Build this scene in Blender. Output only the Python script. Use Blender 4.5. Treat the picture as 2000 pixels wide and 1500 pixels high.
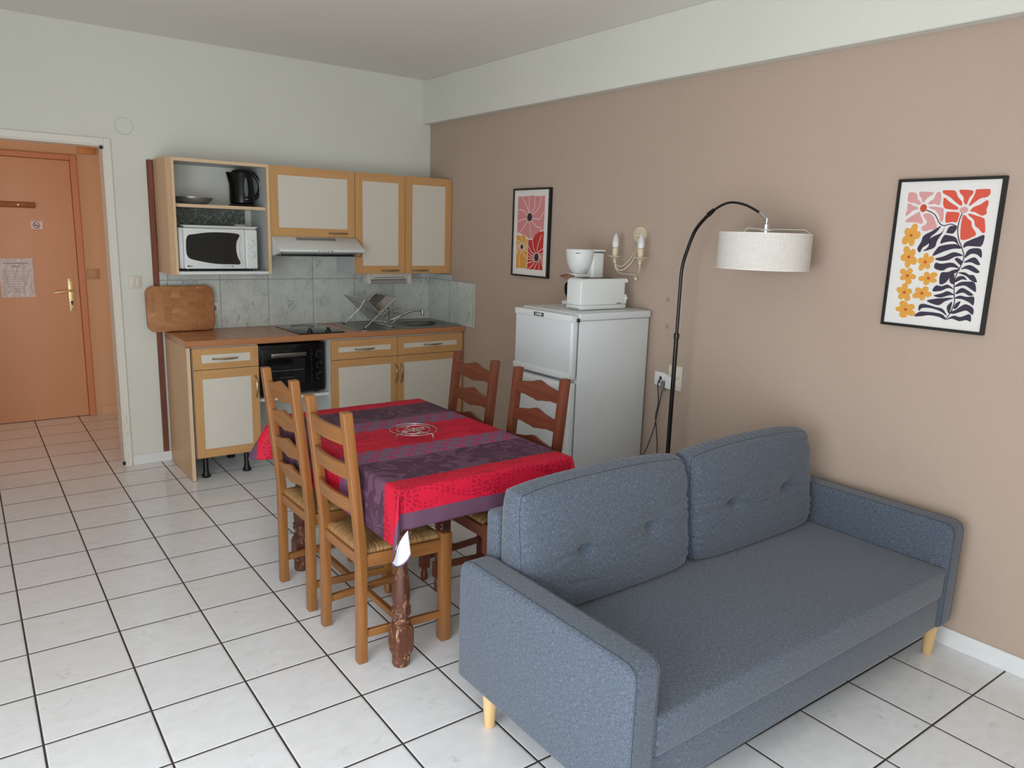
import bpy, bmesh, math, random
from mathutils import Vector, Matrix
for o in list(bpy.data.objects): bpy.data.objects.remove(o)
scn = bpy.context.scene
PI = math.pi
C = scn.collection

# ---------------------------------------------------------------- camera
cam_d = bpy.data.cameras.new('camera'); cam = bpy.data.objects.new('camera', cam_d); C.objects.link(cam)
cam_d.sensor_width = 36.0; cam_d.lens = 1465.29/2000*36.0; cam_d.clip_start = 0.05
yaw, pit, rol = 0.64639, -0.19766, 0.03250
fw = Vector((math.sin(yaw)*math.cos(pit), math.cos(yaw)*math.cos(pit), math.sin(pit)))
rt = Vector((math.cos(yaw), -math.sin(yaw), 0)); up = rt.cross(fw)
r2 = rt*math.cos(rol)+up*math.sin(rol); u2 = -rt*math.sin(rol)+up*math.cos(rol)
M = Matrix((r2, u2, -fw)).transposed().to_4x4(); M.translation = Vector((-3.1424, -5.3324, 1.5935))
cam.matrix_world = M
scn.camera = cam

# ---------------------------------------------------------------- light, exposure
scn.view_settings.view_transform = 'Standard'; scn.view_settings.look = 'None'
scn.view_settings.gamma = 1.0; scn.view_settings.use_curve_mapping = False
scn.view_settings.exposure = -0.10
w = bpy.data.worlds.new('daylight'); scn.world = w; w.use_nodes = True
bg = w.node_tree.nodes['Background']; bg.inputs[0].default_value = (0.72, 0.84, 1.0, 1); bg.inputs[1].default_value = 1.6
def area(name, loc, direction, sx, sy, power, col):
    l = bpy.data.lights.new(name, 'AREA'); l.shape = 'RECTANGLE'; l.size = sx; l.size_y = sy
    l.energy = power; l.color = col
    o = bpy.data.objects.new(name, l); C.objects.link(o); o.location = loc
    o.rotation_euler = Vector(direction).to_track_quat('-Z', 'Y').to_euler()
    return o
area('window_daylight', (-4.27, -4.75, 1.02), (1, 0.10, -0.14), 1.9, 1.9, 72, (0.90, 0.95, 1.0))
area('rear_window_daylight', (-3.35, -6.02, 1.15), (0.0, 1, -0.10), 1.3, 1.95, 46, (0.92, 0.965, 1.0))
area('hallway_fill', (-4.1, 0.75, 1.55), (1, 0.42, 0.03), 0.6, 1.3, 6.5, (1.0, 0.86, 0.66))  # added warm fill; the hallway has no lamp of its own

H = 2.727            # ceiling height
BEAM = 2.405         # underside of the plaster beam

# ---------------------------------------------------------------- helpers
def lin(c):
    if isinstance(c, str): c = tuple(int(c[i:i+2], 16) for i in (0, 2, 4))
    return tuple(((v/255)/12.92 if v/255 <= .04045 else ((v/255+.055)/1.055)**2.4) for v in c)+(1,)
class MB:
    """collects primitives in one bmesh; uv in metres, u runs along the grain"""
    def __init__(s):
        s.bm = bmesh.new(); s.uv = s.bm.loops.layers.uv.new('UVMap'); s.mi = 0; s.k = 0
    def _fin(s, faces, long=None, mi=None, smooth=True):
        s.k += 1; ou, ov = (s.k*0.37) % 3, (s.k*0.71) % 3
        if long is None:
            vs = {v for f in faces for v in f.verts}
            e = [max(v.co[i] for v in vs)-min(v.co[i] for v in vs) for i in range(3)]; long = e.index(max(e))
        for f in faces:
            f.material_index = s.mi if mi is None else mi; f.smooth = smooth
            n = f.normal; a = max(range(3), key=lambda i: abs(n[i]))
            ax = [i for i in range(3) if i != a]
            u, v = (long, [i for i in ax if i != long][0]) if long in ax else (ax[0], ax[1])
            for l in f.loops: l[s.uv].uv = (l.vert.co[u]+ou, l.vert.co[v]+ov)
    def _new(s, before):
        s.bm.faces.ensure_lookup_table(); s.bm.normal_update()
        return [f for f in s.bm.faces if f not in before]
    def box(s, x0, x1, y0, y1, z0, z1, bev=0.0, seg=2, mi=None, long=None, rot=None, piv=None):
        before = set(s.bm.faces)
        c = [(x, y, z) for x in (x0, x1) for y in (y0, y1) for z in (z0, z1)]
        v = [s.bm.verts.new(p) for p in c]
        fs = [(0,1,3,2),(4,6,7,5),(0,4,5,1),(2,3,7,6),(0,2,6,4),(1,5,7,3)]
        F = [s.bm.faces.new([v[i] for i in f]) for f in fs]
        if bev > 0:
            es = list({e for f in F for e in f.edges})
            bmesh.ops.bevel(s.bm, geom=es, offset=bev, segments=seg, affect='EDGES', profile=0.5)
        F = s._new(before); s._fin(F, long, mi)
        if rot is not None:
            vs = list({q for f in F for q in f.verts}); p = Vector(piv) if piv else Vector(((x0+x1)/2, (y0+y1)/2, (z0+z1)/2))
            bmesh.ops.transform(s.bm, matrix=Matrix.Translation(p) @ rot @ Matrix.Translation(-p), verts=vs)
        return F
    def prism(s, pts, axis, a0, a1, bev=0.0, seg=2, mi=None, long=None):
        """polygon pts in the two other axes, extruded along axis from a0 to a1"""
        before = set(s.bm.faces)
        def P(p, a):
            q = list(p); q.insert(axis, a); return q
        A = [s.bm.verts.new(P(p, a0)) for p in pts]; B = [s.bm.verts.new(P(p, a1)) for p in pts]
        n = len(pts); F = [s.bm.faces.new(A), s.bm.faces.new(B)]
        for i in range(n): F.append(s.bm.faces.new((A[i], A[(i+1) % n], B[(i+1) % n], B[i])))
        bmesh.ops.recalc_face_normals(s.bm, faces=F)
        if bev > 0:
            es = [e for e in {e for f in F for e in f.edges} if e.calc_face_angle(0) > 0.5]
            bmesh.ops.bevel(s.bm, geom=es, offset=bev, segments=seg, affect='EDGES', profile=0.5)
        F = s._new(before); s._fin(F, long, mi); return F
    def lathe(s, prof, c, seg=24, axis=2, mi=None, scale=(1, 1), sq=None):
        """prof = [(r, h)], turned about the axis through c"""
        before = set(s.bm.faces); rings = []
        for r, h in prof:
            ring = []
            for k in range(seg):
                a = 2*PI*(k+.5)/seg; x, y = math.cos(a), math.sin(a)
                if sq and sq(h) > 0:   # squared-off section
                    m = max(abs(x), abs(y)); t = sq(h); x, y = x*(1-t)+x/m*t, y*(1-t)+y/m*t
                p = [x*r*scale[0], y*r*scale[1]]; p.insert(axis, h)
                ring.append(s.bm.verts.new([p[i]+c[i] for i in range(3)]))
            rings.append(ring)
        F = []
        for a, b in zip(rings, rings[1:]):
            for k in range(seg): F.append(s.bm.faces.new((a[k], a[(k+1) % seg], b[(k+1) % seg], b[k])))
        for ring in (rings[0], rings[-1]): F.append(s.bm.faces.new(ring))
        bmesh.ops.recalc_face_normals(s.bm, faces=F)
        F = s._new(before); s._fin(F, axis, mi); return F
    def cyl(s, c, r, h0, h1, seg=24, axis=2, bev=0.0, mi=None):
        p = [(r, h0), (r, h1)] if bev <= 0 else [(r-bev, h0), (r, h0+bev), (r, h1-bev), (r-bev, h1)]
        return s.lathe(p, c, seg, axis, mi)
    def tube(s, pts, r, seg=10, mi=None, closed=False, flat=1.0):
        before = set(s.bm.faces); pts = [Vector(p) for p in pts]; n = len(pts); rings = []
        up = None
        for i, p in enumerate(pts):
            if closed: t = pts[(i+1) % n]-pts[i-1]
            else: t = pts[min(i+1, n-1)]-pts[max(i-1, 0)]
            t.normalize()
            if up is None: up = Vector((0, 0, 1)) if abs(t.z) < .9 else Vector((1, 0, 0))
            u = (up-t*up.dot(t)).normalized(); up = u; v = t.cross(u)
            rr = r[i] if isinstance(r, (list, tuple)) else r
            rings.append([s.bm.verts.new(p+u*math.cos(2*PI*k/seg)*rr+v*math.sin(2*PI*k/seg)*rr*flat) for k in range(seg)])
        F = []
        for i in range(n if closed else n-1):
            a, b = rings[i], rings[(i+1) % n]
            for k in range(seg): F.append(s.bm.faces.new((a[k], a[(k+1) % seg], b[(k+1) % seg], b[k])))
        if not closed:
            F.append(s.bm.faces.new(rings[0])); F.append(s.bm.faces.new(rings[-1]))
        bmesh.ops.recalc_face_normals(s.bm, faces=F)
        F = s._new(before); s._fin(F, None, mi); return F
    def grid(s, P, mi=None, close=False):
        """P[i][j] points"""
        before = set(s.bm.faces)
        V = [[s.bm.verts.new(p) for p in row] for row in P]
        for i in range(len(V)-1):
            for j in range(len(V[0])-1): s.bm.faces.new((V[i][j], V[i+1][j], V[i+1][j+1], V[i][j+1]))
        F = s._new(before); s._fin(F, None, mi); return V
    def poly(s, pts, mi=None):
        before = set(s.bm.faces); f = s.bm.faces.new([s.bm.verts.new(p) for p in pts])
        F = s._new(before); s._fin(F, None, mi, smooth=False); return f
def spl(pts, n=6, closed=False):
    """Catmull-Rom through pts"""
    out = []; m = len(pts); P = [Vector(p) for p in pts]
    for i in range(m if closed else m-1):
        if closed: a, b, c, d = P[i-1], P[i], P[(i+1) % m], P[(i+2) % m]
        else: a, b, c, d = P[max(i-1, 0)], P[i], P[i+1], P[min(i+2, m-1)]
        for k in range(n):
            t = k/n
            out.append(0.5*((2*b)+(c-a)*t+(2*a-5*b+4*c-d)*t*t+(3*b-a-3*c+d)*t**3))
    if not closed: out.append(P[-1])
    return out
def obj(name, mb, mats, parent=None, sharp=35, sub=0):
    me = bpy.data.meshes.new(name); mb.bm.to_mesh(me); mb.bm.free()
    for m in (mats if isinstance(mats, (list, tuple)) else [mats]): me.materials.append(m)
    if sharp: me.set_sharp_from_angle(angle=math.radians(sharp))
    o = bpy.data.objects.new(name, me); C.objects.link(o)
    if parent is not None:
        L = Vector((0, 0, 0)); p = parent
        while p is not None: L += p.location; p = p.parent
        me.transform(Matrix.Translation(-L)); o.parent = parent
    if sub:
        m = o.modifiers.new('sub', 'SUBSURF'); m.levels = sub; m.render_levels = sub
    return o
def tag(o, label, cat, group=None):
    o['label'] = label; o['category'] = cat
    if group: o['group'] = group
    return o
def thing(name, label, cat, loc, group=None):
    o = bpy.data.objects.new(name, None); C.objects.link(o); o.location = loc; o.empty_display_size = .05
    return tag(o, label, cat, group)
def single(name, mb, mats, label, cat, group=None, loc=(0, 0, 0), **k):
    o = obj(name, mb, mats, None, **k); o.data.transform(Matrix.Translation(-Vector(loc))); o.location = loc
    return tag(o, label, cat, group)
def struct(name, mb, mats, parent=None, **k):
    o = obj(name, mb, mats, parent, **k)
    if parent is None: o['kind'] = 'structure'
    return o
def text(s, name, parent, mat, loc, size, rot, extrude=.0004, bold=False):
    """lettering as a mesh; loc in world, rot = euler"""
    cu = bpy.data.curves.new(name, 'FONT'); cu.body = s; cu.size = size; cu.extrude = extrude
    cu.align_x = 'CENTER'; cu.align_y = 'CENTER'
    if bold: cu.offset = size*.03
    t = bpy.data.objects.new(name+'_curve', cu); C.objects.link(t)
    dg = bpy.context.evaluated_depsgraph_get(); me = bpy.data.meshes.new_from_object(t.evaluated_get(dg))
    bpy.data.objects.remove(t); bpy.data.curves.remove(cu)
    from mathutils import Euler
    me.transform(Matrix.Translation(Vector(loc)) @ Euler(rot).to_matrix().to_4x4())
    me.materials.clear(); me.materials.append(mat); me.name = name
    o = bpy.data.objects.new(name, me); C.objects.link(o)
    L = Vector((0, 0, 0)); p = parent
    while p is not None: L += p.location; p = p.parent
    me.transform(Matrix.Translation(-L)); o.parent = parent
    return o
def copy_tree(o, parent=None, mirror=None):
    c = o.copy(); C.objects.link(c); c.parent = parent
    for ch in list(o.children): copy_tree(ch, c)
    return c

# ---------------------------------------------------------------- node maths
class N:
    def __init__(s, nt, sock): s.nt = nt; s.s = sock
    def m(s, op, *a, clamp=False):
        n = s.nt.nodes.new('ShaderNodeMath'); n.operation = op; n.use_clamp = clamp
        for i, x in enumerate((s,)+a):
            if isinstance(x, N): s.nt.links.new(x.s, n.inputs[i])
            else: n.inputs[i].default_value = float(x)
        return N(s.nt, n.outputs[0])
    def __add__(s, o): return s.m('ADD', o)
    def __sub__(s, o): return s.m('SUBTRACT', o)
    def __mul__(s, o): return s.m('MULTIPLY', o)
    def __truediv__(s, o): return s.m('DIVIDE', o)
    def lt(s, o): return s.m('LESS_THAN', o)
    def gt(s, o): return s.m('GREATER_THAN', o)
    def fr(s): return s.m('FRACT')
    def fl(s): return s.m('FLOOR')
    def abs(s): return s.m('ABSOLUTE')
    def sin(s): return s.m('SINE')
    def mn(s, o): return s.m('MINIMUM', o)
    def mx(s, o): return s.m('MAXIMUM', o)
    def ss(s, a, b):     # linear ramp a..b clamped
        n = s.nt.nodes.new('ShaderNodeMapRange'); n.clamp = True; n.interpolation_type = 'SMOOTHSTEP'
        s.nt.links.new(s.s, n.inputs[0]); n.inputs[1].default_value = a; n.inputs[2].default_value = b
        return N(s.nt, n.outputs[0])
class Mat:
    def __init__(s, name, col=(1, 1, 1, 1), rough=.5, metal=0, spec=.5):
        s.m = bpy.data.materials.new(name); s.m.use_nodes = True; s.nt = s.m.node_tree
        s.b = s.nt.nodes['Principled BSDF']; s.link = s.nt.links.new
        s.b.inputs['Base Color'].default_value = lin(col) if isinstance(col, str) else col
        s.b.inputs['Roughness'].default_value = rough; s.b.inputs['Metallic'].default_value = metal
        s.b.inputs['Specular IOR Level'].default_value = spec
    def coord(s, kind='Object'):
        n = s.nt.nodes.new('ShaderNodeTexCoord'); return n.outputs[kind]
    def xyz(s, kind='Object'):
        n = s.nt.nodes.new('ShaderNodeSeparateXYZ'); s.link(s.coord(kind), n.inputs[0])
        return [N(s.nt, n.outputs[i]) for i in range(3)]
    def comb(s, x, y, z=0):
        n = s.nt.nodes.new('ShaderNodeCombineXYZ')
        for i, v in enumerate((x, y, z)):
            if isinstance(v, N): s.link(v.s, n.inputs[i])
            else: n.inputs[i].default_value = v
        return n.outputs[0]
    def map(s, kind='Object', scale=(1, 1, 1), rot=(0, 0, 0)):
        n = s.nt.nodes.new('ShaderNodeMapping'); s.link(s.coord(kind) if isinstance(kind, str) else kind, n.inputs[0])
        n.inputs['Scale'].default_value = scale; n.inputs['Rotation'].default_value = rot; return n.outputs[0]
    def noise(s, vec, scale, detail=3, rough=.5, dist=0):
        n = s.nt.nodes.new('ShaderNodeTexNoise'); s.link(vec, n.inputs['Vector'])
        n.inputs['Scale'].default_value = scale; n.inputs['Detail'].default_value = detail
        n.inputs['Roughness'].default_value = rough; n.inputs['Distortion'].default_value = dist
        return N(s.nt, n.outputs[0])
    def vor(s, vec, scale, feature='F1', out=0, rnd=1):
        n = s.nt.nodes.new('ShaderNodeTexVoronoi'); n.feature = feature; s.link(vec, n.inputs['Vector'])
        n.inputs['Scale'].default_value = scale; n.inputs['Randomness'].default_value = rnd
        return n.outputs[out]
    def mix(s, f, a, b, mode='MIX'):
        n = s.nt.nodes.new('ShaderNodeMix'); n.data_type = 'RGBA'; n.blend_type = mode
        if isinstance(f, N): s.link(f.s, n.inputs[0])
        else: n.inputs[0].default_value = f
        for v, i in ((a, 6), (b, 7)):
            if isinstance(v, str): n.inputs[i].default_value = lin(v)
            elif isinstance(v, tuple): n.inputs[i].default_value = v
            else: s.link(v, n.inputs[i])
        return n.outputs[2]
    def ramp(s, f, stops):
        n = s.nt.nodes.new('ShaderNodeValToRGB'); s.link(f.s if isinstance(f, N) else f, n.inputs[0]); e = n.color_ramp.elements
        while len(e) < len(stops): e.new(.5)
        for x, (p, c) in zip(e, stops): x.position = p; x.color = lin(c) if isinstance(c, str) else c
        return n.outputs[0]
    def color(s, c): s.link(c, s.b.inputs['Base Color']); return s
    def rough(s, n): s.link(n.s, s.b.inputs['Roughness']); return s
    def bump(s, h, strength=.3, dist=.002):
        n = s.nt.nodes.new('ShaderNodeBump'); s.link(h.s if isinstance(h, N) else h, n.inputs['Height'])
        n.inputs['Strength'].default_value = strength; n.inputs['Distance'].default_value = dist
        s.link(n.outputs[0], s.b.inputs['Normal']); return s
def plain(name, col, rough=.5, metal=0, spec=.5, coat=0):
    m = Mat(name, col, rough, metal, spec)
    n = m.noise(m.map('Object'), 9, 2); m.rough(n*.08+(rough-.04))
    m.color(m.mix(n.ss(.2, .8)*.02, m.mix(1, col, col), '000000'))
    if coat: m.b.inputs['Coat Weight'].default_value = coat
    return m.m
def wall_mat(name, col, col2=None, bump=.25, sc=130):
    m = Mat(name, col, .85, 0, .25)
    v = m.map('Object'); n = m.noise(v, sc, 3, .6); b = m.noise(v, 1.3, 3)
    m.color(m.mix(b.ss(.35, .7)*.35, m.mix(1, col, col), col2 or col)); m.bump(n, bump, .0025)
    return m
def wood(name, c1, c2, rough=.4, scale=1.0, contrast=1.0, spec=.5, wear=None, streak=.7):
    m = Mat(name, c1, rough, 0, spec)
    v = m.map('UV', (1.6*scale, 34*scale, 1)); n = m.noise(v, 1.0, 4, .6, .6)
    fine = m.noise(m.map('UV', (6*scale, 260*scale, 1)), 1, 2, .5)
    f = n.ss(.5-.22/contrast, .5+.22/contrast)*streak+fine.ss(.35, .65)*(1-streak)*.8
    c = m.mix(f, c1, c2)
    if wear:
        q = m.noise(m.map('Object', (1, 1, .35)), 95, 3, .7).ss(.55, .63)*m.noise(m.map('Object'), 12, 2).ss(.40, .58)
        c = m.mix(q, c, wear)
    m.color(c); m.bump(fine, .08, .0006)
    m.rough(n*.15+(rough-.07))
    return m.m
# ---------------------------------------------------------------- materials
M_wall = wall_mat('white_plaster', 'DEDDD2', 'D6D5CA', .3).m
M_ceil = wall_mat('ceiling_paint', 'EBE7DF', 'E5E1D9', .12).m
def taupe():
    m = wall_mat('taupe_plaster', 'B9A494', 'B29D8D', .45, 110); x, y, z = m.xyz()
    q = m.noise(m.map('Object'), 60, 2)*.012; tot = None
    for cy_, cz_ in ((-2.555, 1.268), (-2.562, 1.120)):        # two old brown scuffs beside the lamp pole
        d = ((y-cy_)*(y-cy_)+(z-cz_)*(z-cz_)).m('SQRT')+q-.006; f = d.ss(.020, .004); tot = f if tot is None else tot+f
    c = m.b.inputs['Base Color'].links[0].from_socket
    m.color(m.mix(tot*.5, c, '7E6656')); return m.m
M_taupe = taupe()
M_hall = wall_mat('hallway_orange_paint', 'EDB285', 'E6A878', .15).m
M_hallw = wall_mat('hallway_cream_paint', 'E9C39C', 'E2B88E', .15).m
def trim_mat():
    m = Mat('cream_gloss_trim', 'E2DCD0', .45)
    n = m.noise(m.map('Object', (6, 6, 2)), 9, 4, .7); x, y, z = m.xyz()
    f = n.ss(.56, .66)*z.ss(.75, .2)
    m.color(m.mix(f*.7, m.mix(1, 'E2DCD0', 'E2DCD0'), 'A8947F')); return m.m
M_trim = trim_mat()
M_skirt = plain('white_skirting_tile', 'E4E5E3', .25)
def floor_mat():
    m = Mat('white_marbled_floor_tiles', 'E8EAEC', .22)
    x, y, z = m.xyz(); x0, y0, th = -3.02497, -1.64102, -0.0099
    c, s_ = math.cos(th), math.sin(th)
    X, Y = x-x0, y-y0
    u = (X*c+Y*s_)/.30706+200; v = (X*s_-Y*c)/.303+200
    fu, fv = (u.fr()-.5).abs(), (v.fr()-.5).abs()
    edge = fu.mx(fv)
    g = edge.ss(.4868, .4915)
    iu, iv = u.fl(), v.fl()
    n1 = N(m.nt, m.nt.nodes.new('ShaderNodeTexWhiteNoise').outputs[0])
    m.link(m.comb(iu, iv), n1.s.node.inputs['Vector'])
    off = n1*37
    vec = m.comb(u+off, v*1.0+off*.7, off)
    vn = m.noise(m.map(vec, (1.6, 3.4, 1), (0, 0, .6)), 1.15, 3, .5, .6)
    vein = (vn-.5).abs().ss(.014, .0); mask = m.noise(m.map(vec, (1, 1, 1)), 2.3, 2).ss(.52, .66)
    cloud = m.noise(m.map(vec, (2, 3, 1)), 2.2, 4, .6)
    col = m.mix(cloud.ss(.3, .75)*.5, m.mix(1, 'EEEFF1', 'EEEFF1'), 'E0DFDD')
    col = m.mix(vein*mask*.30, col, '9C948B')
    col = m.mix(n1*.10, col, 'C8C4BE')
    col = m.mix(g, col, '3A302A')
    m.color(col); m.rough(g*.5+(cloud*.08+.13))
    h = edge.ss(.497, .470); m.bump(h, .5, .0022)
    return m.m
M_floor = floor_mat()
def marble_tile():
    m = Mat('grey_marbled_wall_tiles', 'C4CAC6', .18)
    x, y, z = m.xyz()
    u = (x+y*1.0+.0)/.3315+40; v = (z-.889)/.333+8; v = (z-1.222)/.333+9
    edge = (u.fr()-.5).abs().mx((v.fr()-.5).abs()); g = edge.ss(.4925, .495)
    n1 = N(m.nt, m.nt.nodes.new('ShaderNodeTexWhiteNoise').outputs[0]); m.link(m.comb(u.fl(), v.fl()), n1.s.node.inputs['Vector'])
    vec = m.comb(u+n1*9, v+n1*13, n1*7)
    vn = m.noise(m.map(vec, (2.2, 1.0, 1), (0, 0, -.75)), 1.3, 3, .5, .5)
    vein = (vn-.5).abs().ss(.013, .0)
    vn2 = m.noise(m.map(vec, (2, 1.0, 1), (0, 0, -.8)), 2.6, 3, .5, .4); v2 = (vn2-.48).abs().ss(.014, .0)
    mask = m.noise(m.map(vec), 2.4, 2).ss(.42, .62)
    cloud = m.noise(m.map(vec), 3, 5, .65)
    col = m.mix(cloud.ss(.3, .75), m.mix(1, 'D3D6CE', 'D3D6CE'), 'C0C4BC')
    col = m.mix((vein*mask).mx(v2*mask*.6)*.75, col, '868C8A')
    col = m.mix(g, col, '8B8F8C'); m.color(col); m.bump(edge.ss(.499, .488), .3, .001)
    return m.m
M_tile = marble_tile()
M_beech = wood('beech_veneer', 'D2A16A', 'C2905A', .42, 1, .8)
M_beech_pale = wood('pale_beech_edging', 'E3C4A0', 'D5B48E', .5, 1, .7)
M_side = wood('beech_side_board', 'D3AC85', 'C49B74', .42, .8, .7)
M_panel = plain('matt_cream_panel', 'D9D2C4', .55)
M_white = plain('white_melamine', 'E0E1DE', .5)
M_greyin = plain('grey_cabinet_interior', 'C9CCC9', .55)
def counter_mat():
    m = Mat('butcher_block_worktop', 'B9764B', .28)
    u, v, _ = m.xyz('UV')
    row = (v/.062).fl(); n = N(m.nt, m.nt.nodes.new('ShaderNodeTexWhiteNoise').outputs[0])
    m.link(m.comb((u/.55+row*.37).fl(), row), n.s.node.inputs['Vector'])
    g = m.noise(m.map('UV', (2, 28, 1)), 1, 3, .5, .5)
    n = n*.5
    c = m.mix(n, m.mix(g.ss(.2, .8), 'BC8157', 'B67B52'), m.mix(g.ss(.2, .8), 'B87D54', 'B1774E'))
    m.color(c); m.rough(g*.1+.22); return m.m
M_counter = counter_mat()
M_bronze = plain('brushed_bronze_metal', 'A8967A', .28, 1)
M_black = plain('black_plastic', '141414', .35)
M_blackgloss = plain('black_gloss_plastic', '0B0B0D', .2, 0, .35)
M_glassblack = plain('dark_oven_glass', '101011', .05, 0, .6)
M_chrome = plain('polished_chrome', 'D6D8DA', .1, 1)
def brushed():
    m = Mat('brushed_stainless_steel', '9A9892', .3, 1)
    n = m.noise(m.map('Object', (4, 300, 300)), 1, 2); m.rough(n*.2+.2)
    m.color(m.ramp(n, [(.3, '8A8882'), (.7, 'A8A6A0')])); return m.m
M_steel = brushed()
M_appl = plain('white_appliance_plastic', 'E2E5E2', .32)
M_fridge = plain('white_enamelled_steel', 'DADEDF', .3)
M_seal = plain('grey_door_seal', '6F7375', .6)
M_print = plain('dark_printed_ink', '26272A', .5)
M_grey = plain('light_grey_print', '8F9395', .5)
M_ivory = plain('ivory_switch_plastic', 'DDD5C5', .4)
M_socket = plain('white_socket_plastic', 'E9E8E4', .35)
M_redwood = wood('red_stained_batten', '8A4A2E', '5E2E1E', .5, 1, 1.2)
M_knotwood = wood('knotty_pine_rail', 'B4703C', '8E4F28', .5, 1, 1.2)
def board_mat():
    m = Mat('end_grain_cutting_board', 'B5824E', .55)
    u, v, _ = m.xyz('UV')
    a = (u/.052); b = (v/.034+a.fl()*.43)
    n = N(m.nt, m.nt.nodes.new('ShaderNodeTexWhiteNoise').outputs[0]); m.link(m.comb(a.fl(), b.fl()), n.s.node.inputs['Vector'])
    g = m.noise(m.map('UV', (1, 1, 1), (0, 0, .5)), 38, 4, .7)
    big = m.noise(m.map('UV'), 6, 3, .6)
    c = m.ramp(n, [(0, 'A86F3E'), (.5, 'B17845'), (.85, 'B87F4B'), (1, 'C28D58')])
    c = m.mix(big.ss(.45, .7)*.5, c, '98572D'); c = m.mix(g.ss(.48, .7)*.38, c, '7A431F')
    m.color(c); return m.m
M_board = board_mat()
M_salmon = plain('salmon_gloss_door_paint', 'DDA47A', .38)
M_salmon2 = plain('darker_salmon_frame_paint', 'D9946A', .4)
M_brass = plain('polished_brass', 'EEDDA6', .38, .6)
M_paper = plain('white_paper', 'EEE8E2', .6)
def notice_mat():
    m = Mat('laminated_notice_sheet', 'D8CFCC', .25)
    x, y, z = m.xyz('UV')
    n = m.noise(m.map('UV', (14, 26, 1)), 1, 3, .6, .8); c = m.mix(n.ss(.3, .7)*.6, m.mix(1, 'DED6D4', 'DED6D4'), 'BDB2AF')
    m.color(c); m.bump(n, 1.0, .006); return m.m
M_notice = notice_mat()
M_oak = wood('honey_stained_chair_wood', '9F6A39', '835228', .33, 1.3, .8)
M_oak2 = wood('red_brown_chair_wood', '783E29', '5A2B1A', .33, 1.3, .8)
M_table = wood('worn_dark_oak', '6B3D2A', '47281C', .4, 1.2, 1, wear='B98862')
M_tabletop = wood('dark_oak_top', '5C3020', '46221A', .4)
def rush():
    m = Mat('woven_rush', 'B08A55', .7)
    u, v, _ = m.xyz('UV')
    w_ = (u*2*PI/.0065+m.noise(m.map('UV', (30, 12, 1)), 1, 2)*2.5).sin()*.5+.5
    n = m.noise(m.map('UV', (120, 8, 1)), 1, 3, .6)
    c = m.ramp(n, [(.25, '80582E'), (.5, 'B88A54'), (.75, 'DDB67E')])
    c = m.mix((w_*-1+1)*.38, c, '5E3C1E'); m.color(c); m.bump(w_, .6, .003); return m.m
M_rush = rush()
def fabric(name, a, b, c, sc=1.0):
    m = Mat(name, a, .9, 0, .15)
    w1 = m.noise(m.map('UV', (520*sc, 70*sc, 1)), 1, 3, .65); w2 = m.noise(m.map('UV', (70*sc, 520*sc, 1)), 1, 3, .65)
    wv = m.noise(m.map('UV', (300*sc, 300*sc, 1)), 1, 2)
    col = m.mix(w1.ss(.46, .70)*.65, m.mix(1, a, a), b)
    col = m.mix(w2.ss(.45, .70)*.75, col, c)
    col = m.mix(wv.ss(.5, .75)*.5, col, b)
    m.color(col); m.bump((w1+w2)*.5, .12, .0008)
    m.b.inputs['Sheen Weight'].default_value = .25; m.b.inputs['Sheen Roughness'].default_value = .5
    return m.m
M_sofa = fabric('blue_grey_melange_fabric', '4C5460', '828B97', '2F3641')
M_stitch = plain('dark_blue_stitching', '2B3442', .9)
M_birch = wood('pale_birch_leg', 'E0BC8A', 'D2AA74', .4)
M_linen = Mat('white_linen_lampshade', 'E9E4DC', .9, 0, .1)
_l = M_linen; _w = _l.noise(_l.map('UV', (12, 500, 1)), 1, 3, .6); _v = _l.noise(_l.map('UV', (400, 20, 1)), 1, 2, .6)
_l.color(_l.mix((_w*_v*4).ss(.7, 1.4)*.35, _l.mix(1, 'E0DAD2', 'E0DAD2'), 'B2AAA0')); _l.bump(_w, .2, .0006)
_l.b.inputs['Subsurface Weight'].default_value = 0
M_linen = _l.m
M_lampblack = plain('black_lacquered_steel', '120D0C', .3)
M_creamlac = plain('antiqued_cream_metal', 'D6C8AC', .45)
M_bulb = plain('frosted_bulb_glass', 'DAD4D2', .35)
M_frame = plain('black_picture_frame', '0E0A09', .5)
M_speck = Mat('speckled_dark_granite_board', '4A4F4A', .3)
_n = _speck_n = M_speck.noise(M_speck.map('Object', (1, 1, 1)), 75, 4, .75); _v = M_speck.vor(M_speck.map('Object'), 70)
M_speck.color(M_speck.mix(_n.ss(.5, .68), M_speck.ramp(_v, [(.1, '2C302C'), (.6, '5A605A')]), '9AA097')); M_speck = M_speck.m
def flat(name, col, rough=.6): return plain(name, col, rough)
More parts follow.
